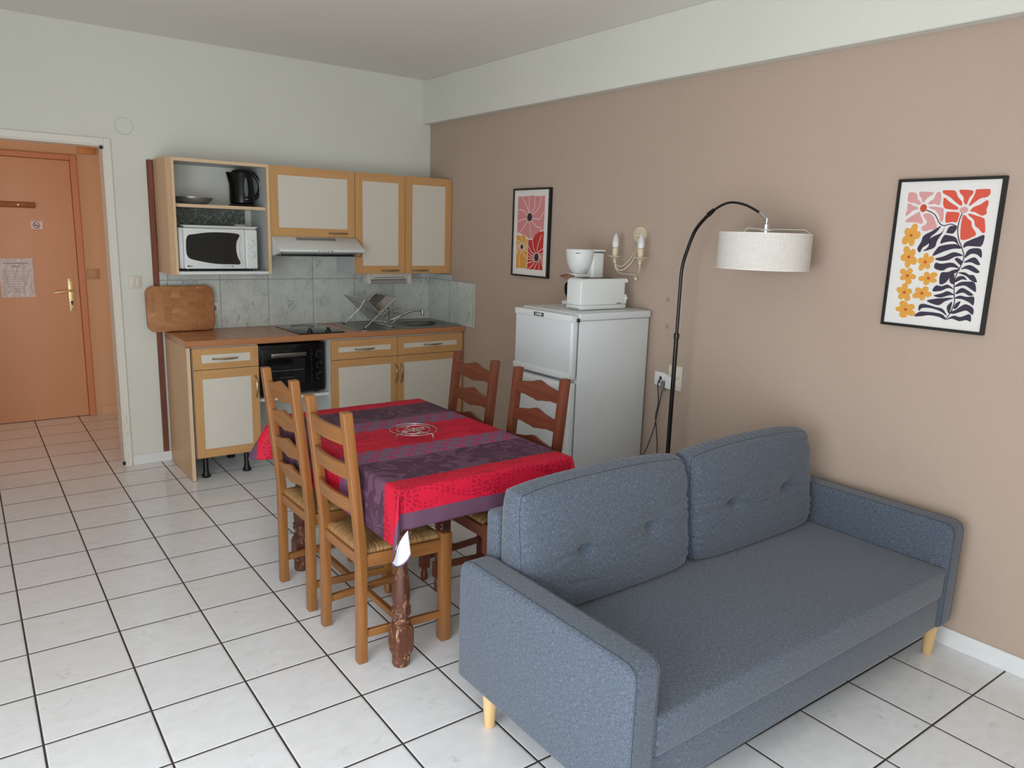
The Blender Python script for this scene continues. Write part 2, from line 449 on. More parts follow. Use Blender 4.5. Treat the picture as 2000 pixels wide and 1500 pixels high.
# ------- tablecloth: stripes and prints laid out in the cloth's own flat coordinates (uv in metres, v from the middle)
def cloth_mat():
    m = Mat('printed_red_purple_cloth', 'B01E35', .6, 0, .22)
    u, v, _ = m.xyz('UV')      # u across, v along
    av = v.abs()
    R1, R2 = m.mix(1, 'C61A37', 'C61A37'), '96122B'
    P1, P2 = m.mix(1, '66465A', '66465A'), '482C3E'
    L1, L2 = m.mix(1, '755B73', '755B73'), 'A02A54'
    # circles on lavender: three staggered rows
    def cell(U, V, su, sv, stag=.5):
        rowv = V/sv; ri = rowv.fl(); cu = U/su+ri*stag
        return (cu.fr()-.5)*su, (rowv.fr()-.5)*sv, cu.fl(), ri
    a, b, ci, ri = cell(u+20, av-.132+.0, .078, .0475)
    d = (a*a+b*b).m('SQRT')
    wob = (a.m('ARCTAN2', b)*9).sin()*.0012
    d = d+wob
    ring = d.lt(.0225)*(1-0) ; k = d.lt(.0225)-d.lt(.0165)+d.lt(.0115)-d.lt(.0065)*.0
    inner = d.lt(.0165)-d.lt(.0115)
    lav = m.mix(k*.85, L1, L2); lav = m.mix(inner*.5, lav, 'B0527A')
    # sunflower heads and sprigs on red
    def flower(col, U, V, su, sv, R, n, dark, stag=.5, amt=.8):
        a, b, _, _ = cell(U, V, su, sv, stag); d = (a*a+b*b).m('SQRT'); th = b.m('ARCTAN2', a)
        pet = ((th*n).sin()*.5+.5).gt(.42)
        f = pet*(d.lt(R)-d.lt(R*.72)) + ((th*(n*.6)).sin()).gt(.1)*(d.lt(R*.58)-d.lt(R*.28)) + d.lt(R*.16)
        return m.mix(f*amt, col, dark)
    red = flower(R1, u+20.09, v+20.0, .34, .135, .062, 20, R2, .5, .75)
    # trailing leaves
    def sprig(col, U, V, per, amp, dark, base=.0):
        w_ = (U*(2*PI/per)).sin()*amp; dv = V-w_-base
        t = (U/.022).fr()-.5; leaf = (dv.abs()-.0065).abs()+t.abs()*.012
        return m.mix(leaf.lt(.0048)*.75, col, dark)
    sv_ = (v+20)/.135; vv = (sv_.fr()-.5)*.135
    red = sprig(red, u+5, vv, .30, .035, R2)
    red = sprig(red, u+5.13, vv, .43, .028, R2)
    # big acanthus foliage on purple
    wv = m.noise(m.comb(u*1.0, v*1.3, 3.0), 5.5, 2, .5, 1.2)
    w2 = m.noise(m.comb(u+4, v, 1.0), 11, 2, .5, 2.2)
    fol = (wv-.5).abs().lt(.045).mx(wv.gt(.60)*((w2*26).sin().gt(-.35)))
    a, b, _, _ = cell(u+20, v+20, .36, .29, .5); d = (a*a+b*b).m('SQRT'); th = b.m('ARCTAN2', a)
    lob = ((th*7+d*30).sin()*.028)
    leafy = (d+lob).lt(.100)-(d+lob*.8).lt(.060)*((th*14).sin().gt(.0))
    pur = m.mix(fol.mx(leafy)*.8, P1, P2)
    # stripes
    col = m.mix(av.gt(.135), red, lav)
    col = m.mix(av.gt(.275), col, pur)
    col = m.mix(av.gt(.505), col, red)
    hem = av.gt(.678).mx(u.abs().gt(.999))
    col = m.mix(hem, col, '64465A')
    m.color(col)
    wn = m.noise(m.map('UV', (1, 1, 1)), 900, 1); m.bump(wn, .1, .0004)
    return m.m
M_cloth = cloth_mat()
M_lining = plain('white_cloth_backing', 'F4F4F6', .7)
# ================================================================ ROOM
XL, YF = -4.35, -6.15          # left wall, window wall
DX0, DX1, DZ = -3.15, -2.312, 2.035   # doorway
b = MB(); b.box(XL-.1, .1, YF-.1, 1.8, -.06, 0); struct('floor', b, M_floor)
b = MB(); b.box(XL-.1, .1, YF-.1, .0, H, H+.08); struct('ceiling', b, M_ceil)
b = MB()
b.box(XL-.1, DX0-.02, 0, .12, 0, H); b.box(DX1+.02, .1, 0, .12, 0, H); b.box(DX0-.02, DX1+.02, 0, .12, DZ+.02, H)
struct('wall_back', b, M_wall)
b = MB(); b.box(0, .1, YF-.1, 0, 0, H); struct('wall_right', b, M_taupe)
b = MB(); b.box(-.066, 0, YF, 0, BEAM, H, .004, 1); struct('trim_1', b, M_wall)          # plaster beam
LY0, LY1, LZ = -5.75, -3.75, 2.25     # glazed door in the left wall
b = MB(); b.box(XL-.1, XL, YF-.1, LY0, 0, H); b.box(XL-.1, XL, LY1, 0, 0, H); b.box(XL-.1, XL, LY0, LY1, LZ, H); struct('wall_left', b, M_wall)
b = MB()
for y0, y1 in ((LY0, LY0+.06), (LY1-.06, LY1), ((LY0+LY1)/2-.05, (LY0+LY1)/2+.05)): b.box(XL-.08, XL-.02, y0, y1, 0, LZ)
for z0, z1 in ((0, .1), (LZ-.06, LZ)): b.box(XL-.079, XL-.021, LY0+.061, LY1-.061, z0, z1)
struct('window_2', b, M_white)
# window wall, glazed double door to the garden behind the camera
WX0, WX1, WZ = -4.05, -2.65, 2.35
b = MB(); b.box(XL, WX0, YF-.1, YF, 0, H); b.box(WX1, 0, YF-.1, YF, 0, H); b.box(WX0, WX1, YF-.1, YF, WZ, H)
struct('wall_front', b, M_wall)
b = MB()
for x0, x1 in ((WX0, WX0+.06), (WX1-.06, WX1), ((WX0+WX1)/2-.06, (WX0+WX1)/2+.06)): b.box(x0, x1, YF-.08, YF-.02, 0, WZ)
for z0, z1 in ((0, .12), (WZ-.06, WZ)): b.box(WX0+.061, WX1-.061, YF-.079, YF-.021, z0, z1)
win = struct('window_1', b, M_white)
# skirting
b = MB(); b.box(-.012, 0, YF, -2.46, 0, .075, .002, 1); b.box(-.012, 0, -1.98, -.56, 0, .075, .002, 1); struct('baseboard_right', b, M_skirt)
b = MB(); b.box(-2.262, -2.02, -.012, 0, 0, .068, .002, 1); struct('baseboard_back', b, M_skirt)
# door surround
b = MB()
for x0, x1 in ((DX1+.008, DX1+.048), (DX0-.048, DX0-.008)): b.box(x0, x1, -.014, 0, 0, DZ+.050, .003, 1)
b.box(DX0-.0079, DX1+.0079, -.0138, -.0002, DZ+.008, DZ+.0498, .003, 1)
for x0, x1 in ((DX1, DX1+.0198), (DX0-.0198, DX0)): b.box(x0, x1, -.008, .13, 0, DZ+.0198, .002, 1)
b.box(DX0+.0001, DX1-.0001, -.0078, .1298, DZ, DZ+.0196, .002, 1)
ts = struct('trim_2', b, M_trim)
b = MB(); b.cyl((DX1-.006, 0, DZ-.006), .011, -.016, -.004, 16, axis=1); obj('hinge_cap', b, M_black, ts)
b = MB(); b.cyl((DX1-.004, -.010, 0), .009, .012, .034, 16, bev=.002); obj('hinge_cap', b, M_black, ts)
# hallway
YH = 1.613
b = MB(); b.box(-4.2, -3.13-.045, YH, YH+.1, 0, 2.6); b.box(-2.25, -2.0, YH, YH+.1, 0, 2.6); b.box(-3.175, -2.25, YH, YH+.1, 2.085, 2.6); b.box(-3.175, -2.25, YH+.052, YH+.1, 0, 2.085)  # last box added behind the door to block world light leaking under it
struct('wall_hallway_end', b, M_hallw)
b = MB(); b.box(-2.085, -1.985, .12, YH, 0, 2.6); struct('wall_hallway_right', b, M_hall)
b = MB(); b.box(-4.3, -4.2, .12, YH, 0, 2.6); struct('wall_hallway_left', b, M_hall)
b = MB(); b.box(-4.3, -1.98, .12, YH+.1, 2.6, 2.66); struct('ceiling_hallway', b, M_hallw)
b = MB(); b.box(-2.205, -2.085, YH-.012, YH, 0, .07, .002, 1); struct('baseboard_hallway', b, M_hallw)
# entry door with frame
b = MB()
for s_, x in ((1, -2.25), (-1, -3.175)):
    xa, xb = sorted((x, x-s_*.045)); b.box(xa, xb, YH-.03, YH+.05, 0, 2.085, .004, 1)
b.box(-3.1299, -2.2951, YH-.0298, YH+.0498, 2.043, 2.0848, .004, 1)
struct('trim_3', b, M_salmon2)
b = MB()
b.box(-3.128, -2.297, YH-.006, YH+.034, .004, 2.041, .003, 1)
door = struct('door_1', b, M_salmon)
b = MB(); b.box(-2.376, -2.336, YH-.010, YH-.0062, .872, 1.130, .003, 2)
hp = obj('handle_plate', b, M_brass, door); hp['label'] = 'polished brass handle plate'
b = MB(); b.tube(spl([(-2.356, YH-.008, 1.036), (-2.356, YH-.045, 1.036), (-2.372, YH-.056, 1.036), (-2.42, YH-.058, 1.031), (-2.474, YH-.056, 1.024)], 5), .008, 10)
obj('lever_handle', b, M_brass, door)
b = MB(); b.cyl((-2.356, 0, .942), .010, YH-.013, YH-.0102, 14, axis=1); b.box(-2.361, -2.351, YH-.0128, YH-.0102, .92, .94)
for z in (.885, 1.117): b.cyl((-2.356, 0, z), .004, YH-.0122, YH-.0102, 10, axis=1)
obj('keyhole', b, M_black, door)
# things on the entry door
b = MB(); b.box(-2.98, -2.548, YH-.022, YH-.0065, 1.668, 1.712, .008, 3)
rack = single('coat_rail', b, M_knotwood, 'bare knotty pine rail fixed across the upper part of the orange front door', 'coat rail', loc=(-2.76, YH-.014, 1.69))
for x in (-2.60, -2.66, -2.74):
    b = MB(); b.cyl((x, 0, 1.690), .006, YH-.0255, YH-.0222, 10, axis=1); obj('screw', b, M_brass if x == -2.66 else M_redwood, rack)
b = MB(); b.box(-2.82, -2.60, YH-.0085, YH-.0065, .990, 1.288, .0, 1)
V = [(-2.820+.22*i/14, YH-.0092-.003*abs(math.sin(i*1.7+j*2.3))*math.sin((j+1)*.9+i*.6)**2, .990+.298*j/20) for i in range(15) for j in range(21)]
b.grid([[V[i*21+j] for j in range(21)] for i in range(15)])
nt_ = single('notice_sheet', b, M_notice, 'crumpled laminated notice sheet taped to the orange front door', 'notice', loc=(-2.71, YH-.008, 1.14))
b = MB(); random.seed(4)
for z, n, x0, sz in ((1.247, 13, -2.79, .008), (1.222, 5, -2.745, .008)):
    for k in range(n): b.box(x0+k*.0125, x0+k*.0125+.009, YH-.0135, YH-.0128, z, z+sz*random.uniform(.7, 1.3))
for r in range(9):
    z = 1.185-.019*r; x = -2.80
    while x < -2.66+random.uniform(-.04, .03):
        wd = random.uniform(.006, .02); b.box(x, x+wd, YH-.0132, YH-.0128, z, z+.0022); x += wd+.004
obj('printed_lines', b, M_grey, nt_)
b = MB(); b.box(-2.588, -2.512, YH-.009, YH-.0065, 1.512, 1.575)
st = single('no_smoking_sticker', b, M_paper, 'small white no-smoking sticker on the orange front door', 'sticker', loc=(-2.55, YH-.008, 1.543))
b = MB(); ring = [(-2.553+.021*math.cos(a*PI/12), YH-.0098, 1.540+.021*math.sin(a*PI/12)) for a in range(24)]
b.tube(ring, .0022, 6, closed=True, mi=0); b.tube([(-2.567, YH-.0098, 1.554), (-2.539, YH-.0098, 1.526)], .002, 6, mi=0)
b.box(-2.568, -2.540, YH-.0098, YH-.0091, 1.537, 1.542, mi=1); b.box(-2.536, -2.533, YH-.0098, YH-.0091, 1.543, 1.551, mi=1); b.box(-2.585, -2.52, YH-.0098, YH-.0091, 1.5685, 1.5705, mi=1)
obj('printed_symbol', b, [plain('sign_red', '8E2A2A', .5), M_print], st)
def switch(name, label, x, z, y, w_=.072, h=.078, mat=None, double=False):
    t = thing(name, label, 'switch', (x, y, z)); m = mat or M_ivory
    b = MB(); b.box(x-w_/2, x+w_/2, y-.010, y-.0002, z-h/2, z+h/2, .003, 2); obj('frame', b, m, t)
    n = 2 if double else 1; iw = w_*.74
    for k in range(n):
        b = MB(); b.box(x-iw/2+k*iw/n+.0006, x-iw/2+(k+1)*iw/n-.0006, y-.014, y-.0102, z-h*.36, z+h*.36, .002, 2); obj('rocker', b, m, t)
    return t
M_paintedsw = plain('overpainted_switch_plastic', 'CFA47A', .5)
switch('light_switch', 'tan single light switch on the orange hallway wall right of the front door', -2.19, 1.165, YH, .085, .083, M_paintedsw)
switch('light_switch', 'cream double light switch on the white wall above the cutting board', -2.178, 1.210, 0, .074, .078, M_ivory, True)
b = MB(); b.box(-2.238, -2.122, YH-.05, YH-.0002, 2.098, 2.155, .006, 2)
single('junction_box', b, plain('ochre_painted_box', 'DCA062', .5), 'ochre painted junction box high on the hallway wall above the front door', 'junction box', loc=(-2.18, YH, 2.12))
b = MB(); b.cyl((-2.182, 0, 2.168), .050, -.004, -.0002, 40, axis=1, bev=.001)
b.lathe([(.0515, -.0015), (.0515, -.0002)], (-2.182, 0, 2.168), 40, axis=1, mi=1)
single('cover_plate', b, [M_wall, M_grey], 'round white blanking plate on the white wall above the doorway corner', 'cover plate', loc=(-2.182, 0, 2.168))

# ================================================================ KITCHEN
# tiles glued to the walls
b = MB(); b.box(-2.034, -.0065, -.006, -.0002, .889, 1.278); b.box(-1.4055, -.801, -.006, -.0002, 1.278, 1.55); struct('trim_4', b, M_tile)
b = MB(); b.box(-.006, -.0002, -.345, -.0002, .889, 1.262); b.box(-.0062, -.0002, -.672, -.3452, .889, 1.222); struct('trim_5', b, M_tile)
b = MB(); b.box(-2.070, -2.0365, -.022, -.0002, .069, 1.978, .003, 1)
single('wooden_batten', b, M_redwood, 'tall narrow red-stained batten running up the wall at the left end of the kitchen', 'batten', loc=(-2.057, -.01, .069))

M_handle = M_bronze
def bow(parent, a, c, out, mat=None, r=.0048):
    """bow handle from a to c bulging by vector out"""
    a, c, out = Vector(a), Vector(c), Vector(out); P = []
    for k in range(17):
        t = k/16; P.append(a.lerp(c, t)+out*(1-(2*t-1)**4)**.6*(.55+.45*math.sin(PI*t)))
    R = [r*(.7+.6*math.sin(PI*k/16)) for k in range(17)]
    b = MB(); b.tube(P, R, 8); b.tube([a+out*.05, a-out*.02], r*1.3, 8); return obj('handle', b, mat or M_handle, parent)
def front(name, parent, x0, x1, z0, z1, y, fw, hz=None, hz_h=None, handle=None):
    """framed cabinet front, beech stiles and rails round a cream panel; faces -y at plane y"""
    t = .019; ft, fb = (fw, fw) if hz is None else hz
    b = MB()
    b.box(x0, x0+fw, y, y+t, z0, z1, .0015, 1, 0, long=2); b.box(x1-fw, x1, y, y+t, z0, z1, .0015, 1, 0, long=2)
    b.box(x0+fw, x1-fw, y+.0004, y+t, z1-ft, z1, .0012, 1, 0, long=0); b.box(x0+fw, x1-fw, y+.0004, y+t, z0, z0+fb, .0012, 1, 0, long=0)
    b.box(x0+fw, x1-fw, y+.003, y+t-.002, z0+fb, z1-ft, 0, 1, 1)
    o = obj(name, b, [M_beech, M_panel], parent)
    if handle:
        a, c = handle; bow(o, (a[0], y, a[1]), (c[0], y, c[1]), (0, -.026, 0))
    return o
# ---- open wall cabinet
XA0, XA1 = -2.022, -1.406
ZU0, ZU1 = 1.279, 1.982; YU = -.315
t = thing('wall_cabinet', 'open wall cabinet with a shelf, holding the microwave and the kettle', 'cabinet', (XA0, -.16, ZU0), 'wall cabinets')
b = MB(); b.box(XA0-.012, XA0+.018, -.345, -.0002, ZU0-.002, ZU1, .001, 1); o = obj('side_panel', b, M_side, t); o['label'] = 'beech side panel'
b = MB(); b.box(XA0+.0185, XA0+.030, YU, -.001, ZU0, ZU1); b.box(XA1-.018, XA1, YU, -.001, ZU0, ZU1)
b.box(XA0+.030, XA1-.018, YU, -.001, ZU1-.018, ZU1); b.box(XA0+.030, XA1-.018, YU, -.001, ZU0, ZU0+.018)
obj('carcass', b, M_greyin, t)
b = MB(); y0, y1 = YU-.003, YU-.0002
for q in ((XA0+.0185, XA0+.036, ZU0, ZU1), (XA1-.020, XA1, ZU0, ZU1), (XA0+.036, XA1-.020, ZU1-.020, ZU1)): b.box(q[0], q[1], y0-.026, y1, q[2], q[3], .001, 1)
obj('edge_strip', b, M_beech_pale, t)
b = MB(); b.box(XA0+.036, XA1-.02, y0-.02, y1, ZU0, ZU0+.018, .001, 1); obj('edge_strip', b, M_white, t)
b = MB(); b.box(XA0+.0302, XA1-.0182, -.30, -.001, 1.692, 1.710); o = obj('shelf', b, M_greyin, t)
b = MB(); b.box(XA0+.0302, XA1-.0182, -.303, -.3002, 1.691, 1.711); obj('edge_strip', b, M_beech_pale, o)
b = MB(); b.box(-1.455, -1.4245, -.04, -.012, 1.72, 1.95, .002, 1); obj('hanging_bracket', b, M_white, t)
# ---- cabinet over the hood
def upper(label, x0, x1, z0, z1, fw, h):
    t = thing('wall_cabinet', label, 'cabinet', (x0, -.16, z0), 'wall cabinets')
    b = MB(); b.box(x0, x1, YU+.002, -.0002, z0, z1, .001, 1); obj('carcass', b, M_greyin, t)
    front('door', t, x0+.001, x1-.001, z0-.001, z1+.0, YU-.019, fw, (fw, fw), handle=h); return t
upper('short wall cabinet with a flap door directly above the range hood', -1.404, -.802, 1.530, 1.980, .056, ((-.998, 1.555), (-.853, 1.555)))
upper('tall wall cabinet nearest the range hood, left of its twin', -.800, -.402, ZU0, 1.980, .056, ((-.592, 1.300), (-.445, 1.300)))
upper('tall wall cabinet in the corner beside the taupe wall', -.400, -.004, ZU0, 1.980, .056, ((-.345, 1.300), (-.200, 1.300)))
# ---- base units
YB = -.524
XB = -2.022
def base(label, x0, x1, side=False, doors=(), legs=()):
    t = thing('base_cabinet', label, 'cabinet', (x0, -.25, 0), 'base cabinets'); return t
t = thing('base_cabinet', 'leftmost base cabinet with a beech side board, one drawer and one door', 'cabinet', (-1.8, -.25, 0), 'base cabinets')
b = MB(); b.box(XB, XB+.022, -.553, -.013, .003, .848, .001, 1, 0); o = obj('side_panel', b, M_side, t)
b = MB(); b.box(XB+.0005, XB+.0215, -.5555, -.5532, .003, .848); obj('edge_strip', b, M_beech_pale, t)
b = MB(); b.box(-1.985, -1.580, YB+.002, -.03, .14, .845); obj('carcass', b, M_white, t)
front('drawer', t, -1.984, -1.581, .706, .840, YB-.019, .052, (.042, .040), handle=((-1.862, .770), (-1.710, .770)))
front('door', t, -1.984, -1.581, .140, .702, YB-.019, .052, (.056, .056), handle=((-1.603, .640), (-1.603, .498)))
def foot(x, y, parent, h=.1395):
    b = MB(); b.lathe([(.026, .001), (.028, .012), (.020, .026), (.0165, .045), (.0165, h)], (x, y, 0), 20); obj('leg', b, M_black, parent)
for x, y in ((-1.925, -.495), (-1.665, -.490), (-1.665, -.14), (-1.925, -.14)): foot(x, y, t)
def baseunit(label, x0, x1, hd, hv):
    t = thing('base_cabinet', label, 'cabinet', ((x0+x1)/2, -.25, 0), 'base cabinets')
    b = MB(); b.box(x0, x1, YB+.002, -.03, .14, .845, 0); obj('carcass', b, M_white, t)
    front('drawer', t, x0+.001, x1-.001, .703, .838, YB-.019, .052, (.050, .050), handle=hd)
    front('door', t, x0+.001, x1-.001, .140, .699, YB-.019, .052, (.052, .052), handle=hv)
    for x in (x0+.06, x1-.06):
        for y in (-.49, -.14): foot(x, y, t)
baseunit('base cabinet directly right of the mini oven, under the drainer end of the sink', -1.085, -.577, ((-.905, .768), (-.757, .768)), ((-.594, .636), (-.594, .500)))
baseunit('base cabinet in the corner against the taupe wall, under the sink bowl', -.575, -.014, ((-.352, .768), (-.203, .768)), ((-.550, .636), (-.550, .498)))
b = MB(); b.box(-1.578, -1.087, -.50, -.05, .455, .473, .001, 1)
single('oven_shelf', b, M_white, 'white shelf board carrying the black mini oven between two base cabinets', 'shelf', loc=(-1.33, -.27, .464))
# ---- worktop
t = thing('worktop', 'brown butcher-block worktop running the length of the kitchen', 'worktop', (-1.01, -.27, .849))
b = MB(); b.prism([(-.55, .851), (-.556, .857), (-.556, .883), (-.550, .889), (-.0065, .889), (-.0065, .849), (-.55, .849)], 0, XB, -.848, .0, long=0)
b.prism([(-.55, .851), (-.556, .857), (-.556, .883), (-.550, .889), (-.535, .889), (-.535, .849), (-.55, .849)], 0, -.848, -.0065, .0, long=0)
b.box(-.848, -.0065, -.043, -.0065, .849, .889, long=0); b.box(-.034, -.0065, -.535, -.043, .849, .889, long=0); obj('top', b, M_counter, t)
# ---- hob
t = thing('hob', 'black glass two-ring hob set in the worktop', 'hob', (-1.13, -.29, .889))
b = MB(); b.box(-1.295, -.975, -.520, -.060, .8894, .8950, .002, 2); obj('glass_plate', b, M_glassblack, t)
b = MB()
for y in (-.155, -.36):
    b.tube([(-1.135+.08*math.cos(2*PI*k/48), y+.08*math.sin(2*PI*k/48), .8951) for k in range(48)], .0006, 6, closed=True)
obj('cooking_zone', b, M_grey, t)
for x in (-1.205, -1.075):
    b = MB(); b.lathe([(.020, .8952), (.020, .903), (.016, .905)], (x, -.475, 0), 20); b.box(x-.006, x+.006, -.495, -.455, .905, .924, .003, 2); obj('knob', b, M_black, t)
# ---- sink
t = thing('sink', 'stainless steel sink with drainer at the right end of the worktop', 'sink', (-.43, -.29, .889))
x0, x1, y0, y1, zt = -.862, -.020, -.548, -.030, .8935
b = MB(); n = 72
def rr(cx, cy, a, bb, e, k):
    th = 2*PI*k/n; c_, s_ = math.cos(th), math.sin(th)
    return (cx+a*math.copysign(abs(c_)**(2/e), c_), cy+bb*math.copysign(abs(s_)**(2/e), s_))
rings = []
for cx, cy, a, bb, e, z in (((x0+x1)/2, (y0+y1)/2, (x1-x0)/2, (y1-y0)/2, 16, .8893), ((x0+x1)/2, (y0+y1)/2, (x1-x0)/2-.002, (y1-y0)/2-.002, 16, zt+.003), ((x0+x1)/2, (y0+y1)/2, (x1-x0)/2-.010, (y1-y0)/2-.010, 14, zt+.003), ((x0+x1)/2, (y0+y1)/2, (x1-x0)/2-.018, (y1-y0)/2-.018, 14, zt-.001)):
    rings.append([rr(cx, cy, a, bb, e, k)+(z,) for k in range(n)])
b.grid([[r[j % n] for j in range(n+1)] for r in rings])
obj('rim', b, M_steel, t)
# deck with drainer ribs and bowl opening: heightfield
def deck(x, y):
    z = zt-.001
    dx, dy = (x+.245)/.185, (y+.315)/.165
    d = (abs(dx)**3.2+abs(dy)**3.2)**(1/3.2)
    if d < 1.0: z -= .036*min(1, (1-d)/.16)**.7
    ex, ey = (x+.665)/.155, (y+.32)/.18
    e = (abs(ex)**6+abs(ey)**6)**(1/6)
    if e < 1: z -= .004*min(1, (1-e)/.08); z += .0015*(math.sin(x*2*PI/.022)) if e < .9 else 0
    return z
NX, NY = 150, 80
xs = [x0+.017+(x1-x0-.034)*i/NX for i in range(NX+1)]; ys = [y0+.017+(y1-y0-.034)*j/NY for j in range(NY+1)]
b = MB(); b.grid([[(x, y, deck(x, y)) for y in ys] for x in xs]); o = obj('basin', b, M_steel, t, sharp=0)
b = MB(); b.lathe([(.030, -.0), (.030, .0015), (.02, .003), (.004, .001)], (-.245, -.315, zt-.0365), 20); obj('plug_hole', b, M_chrome, t)
# ---- tap
t = thing('mixer_tap', 'chrome mixer tap standing behind the sink drainer', 'tap', (-.485, -.205, .893))
b = MB(); b.lathe([(.031, .8926), (.031, .898), (.024, .902)], (-.485, -.205, 0), 24); o = obj('base_ring', b, M_black, t)
b = MB(); b.lathe([(.022, .9005), (.021, .925), (.021, .975), (.023, .985), (.023, 1.0), (.012, 1.008)], (-.485, -.205, 0), 24); obj('body', b, M_chrome, t)
b = MB(); b.tube(spl([(-.485, -.205, 1.0), (-.46, -.21, 1.007), (-.42, -.22, 1.006), (-.385, -.225, 1.003)], 5), [.010]*3+[.006]*13, 8); obj('lever', b, M_chrome, t)
b = MB(); b.tube(spl([(-.475, -.212, .915), (-.43, -.235, .935), (-.36, -.26, .972), (-.29, -.28, .993), (-.235, -.295, .992)], 6), .0095, 12)
b.cyl((-.228, -.297, 0), .014, .955, .998, 16, bev=.003); obj('spout', b, M_chrome, t)
# ---- dish rack: two crossing wire panels
t = thing('dish_rack', 'folding X-shaped wire dish rack standing on the sink drainer', 'dish rack', (-.68, -.30, .893))
ya, yb = -.475, -.135; zb = .8945
A = [(-.800, 1.113), (-.575, .905)]      # left panel, runs down to the right
B = [(-.805, zb+.004), (-.548, 1.116)]    # right panel
def P(seg, t_, y): return (seg[0][0]+(seg[1][0]-seg[0][0])*t_, y, seg[0][1]+(seg[1][1]-seg[0][1])*t_)
for seg, nm in ((A, 'left_panel'), (B, 'right_panel')):
    b = MB()
    for y in (ya, yb): b.tube([P(seg, 0, y), P(seg, 1, y)], .0036, 8)
    lo = .50 if seg is B else 0; hi = 1
    for q in (lo, hi): b.tube([P(seg, q, ya), P(seg, q, yb)], .0032, 8)
    for k in range(1, 42):
        y = ya+(yb-ya)*k/42; b.tube([P(seg, lo, y), P(seg, hi, y)], .0016, 5)
    obj(nm, b, M_chrome, t)
b = MB(); T = [(-.590, .925), (-.500, .992)]
for y in (ya+.002, -.245): b.tube([P(T, 0, y), P(T, 1, y)], .003, 8)
b.tube([P(T, 1, ya), P(T, 1, -.245)], .003, 8)
for k in range(1, 14): y = ya+(-.245-ya)*k/14; b.tube([P(T, 0, y), P(T, 1, y)], .0012, 5)
obj('glass_holder', b, M_chrome, t)
for y in (ya, yb):
    b = MB(); b.lathe([(.007, zb-.001), (.007, zb+.006), (.004, zb+.010)], (-.805, y, 0), 12); obj('rubber_foot', b, M_black, t)
    b = MB(); b.lathe([(.006, zb-.001), (.006, zb+.006), (.004, .908)], (-.575, y, 0), 12); obj('rubber_foot', b, M_black, t)
# ---- range hood
t = thing('range_hood', 'white range hood with slotted vent below the short wall cabinet', 'range hood', (-1.1, -.25, 1.44))
b = MB(); hx0, hx1 = -1.400, -.804
b.prism([(-.0002, 1.528), (-.345, 1.528), (-.488, 1.452), (-.496, 1.446), (-.496, 1.434), (-.488, 1.430), (-.33, 1.400), (-.0002, 1.400)], 0, hx0, hx1, .0025, 2)
obj('body', b, M_appl, t)
b = MB(); sl = math.atan2(1.528-1.452, -.345+.488)
for k in range(24):
    x = -1.245+k*.0118; y_, z_ = -.372, 1.528-(.372-.345)*math.tan(sl)
    b.box(x, x+.0058, y_-.018, y_+.018, z_-.001, z_+.0012, rot=Matrix.Rotation(sl, 3, 'X').to_4x4())
obj('vent_slots', b, M_print, t)
for k in range(5):
    b = MB(); b.cyl((-1.135+k*.022, 0, 1.440), .0042, -.4985, -.4955, 12, axis=1); obj('button', b, M_grey if k < 4 else M_black, t)
b = MB(); b.box(hx0+.02, hx1-.02, -.470, -.33, 1.400, 1.404, rot=None); obj('glass_visor', b, plain('smoked_visor', '6E746C', .1), t)
for x in (hx0+.012, hx1-.020):
    b = MB(); b.tube([(x, -.485, 1.431), (x, -.465, 1.402), (x, -.44, 1.402)], .004, 8); obj('visor_bracket', b, M_bronze, t)
# ---- strip light under the cabinets
t = thing('strip_light', 'white strip light fixed under the corner wall cabinets above the sink', 'light', (-.46, -.19, 1.25))
b = MB(); b.box(-.624, -.316, -.215, -.131, 1.228, 1.277, .004, 2); b.box(-.655, -.625, -.225, -.13, 1.195, 1.278, .003, 2); b.box(-.315, -.285, -.225, -.13, 1.195, 1.278, .003, 2); obj('housing', b, M_ivory, t)
b = MB(); b.cyl((0, -.185, 1.208), .014, -.623, -.317, 16, axis=0); obj('tube', b, plain('unlit_tube_glass', 'A8A09C', .3), t)
b = MB(); b.box(-.60, -.34, -.2165, -.2152, 1.236, 1.244); obj('vent_slot', b, M_grey, t)
# ---- mini oven
t = thing('mini_oven', 'black mini oven with three knobs on the shelf under the worktop', 'oven', (-1.32, -.3, .473))
ox0, ox1, oz0, oz1, oy = -1.560, -1.102, .488, .828, -.478
b = MB(); b.box(ox0, ox1, oy+.01, -.10, oz0, oz1, .03, 4, 0)
b.box(ox0+.004, ox1-.004, oy, oy+.012, oz0+.004, oz1-.004, .004, 2, 0); obj('housing', b, M_blackgloss, t)
b = MB(); b.box(ox0+.02, -1.215, oy-.010, oy-.0005, oz0+.035, oz1-.030, .004, 2, 0); dr = obj('door', b, M_blackgloss, t)
b = MB(); b.box(ox0+.055, -1.25, oy-.012, oy-.0102, oz0+.07, oz1-.10, .001, 1); obj('window', b, M_glassblack, dr)
b = MB(); b.box(ox0+.07, -1.262, oy-.0128, oy-.0122, .648, .6505); b.box(ox0+.13, -1.33, oy-.0128, oy-.0122, .60, .602); obj('rack_wires', b, M_chrome, dr)
b = MB(); b.box(-1.488, -1.250, oy-.040, oy-.028, .745, .770, .003, 2)
for x in (-1.475, -1.265): b.cyl((x, 0, .757), .006, oy-.028, oy-.0105, 10, axis=1)
obj('handle', b, M_steel, dr)
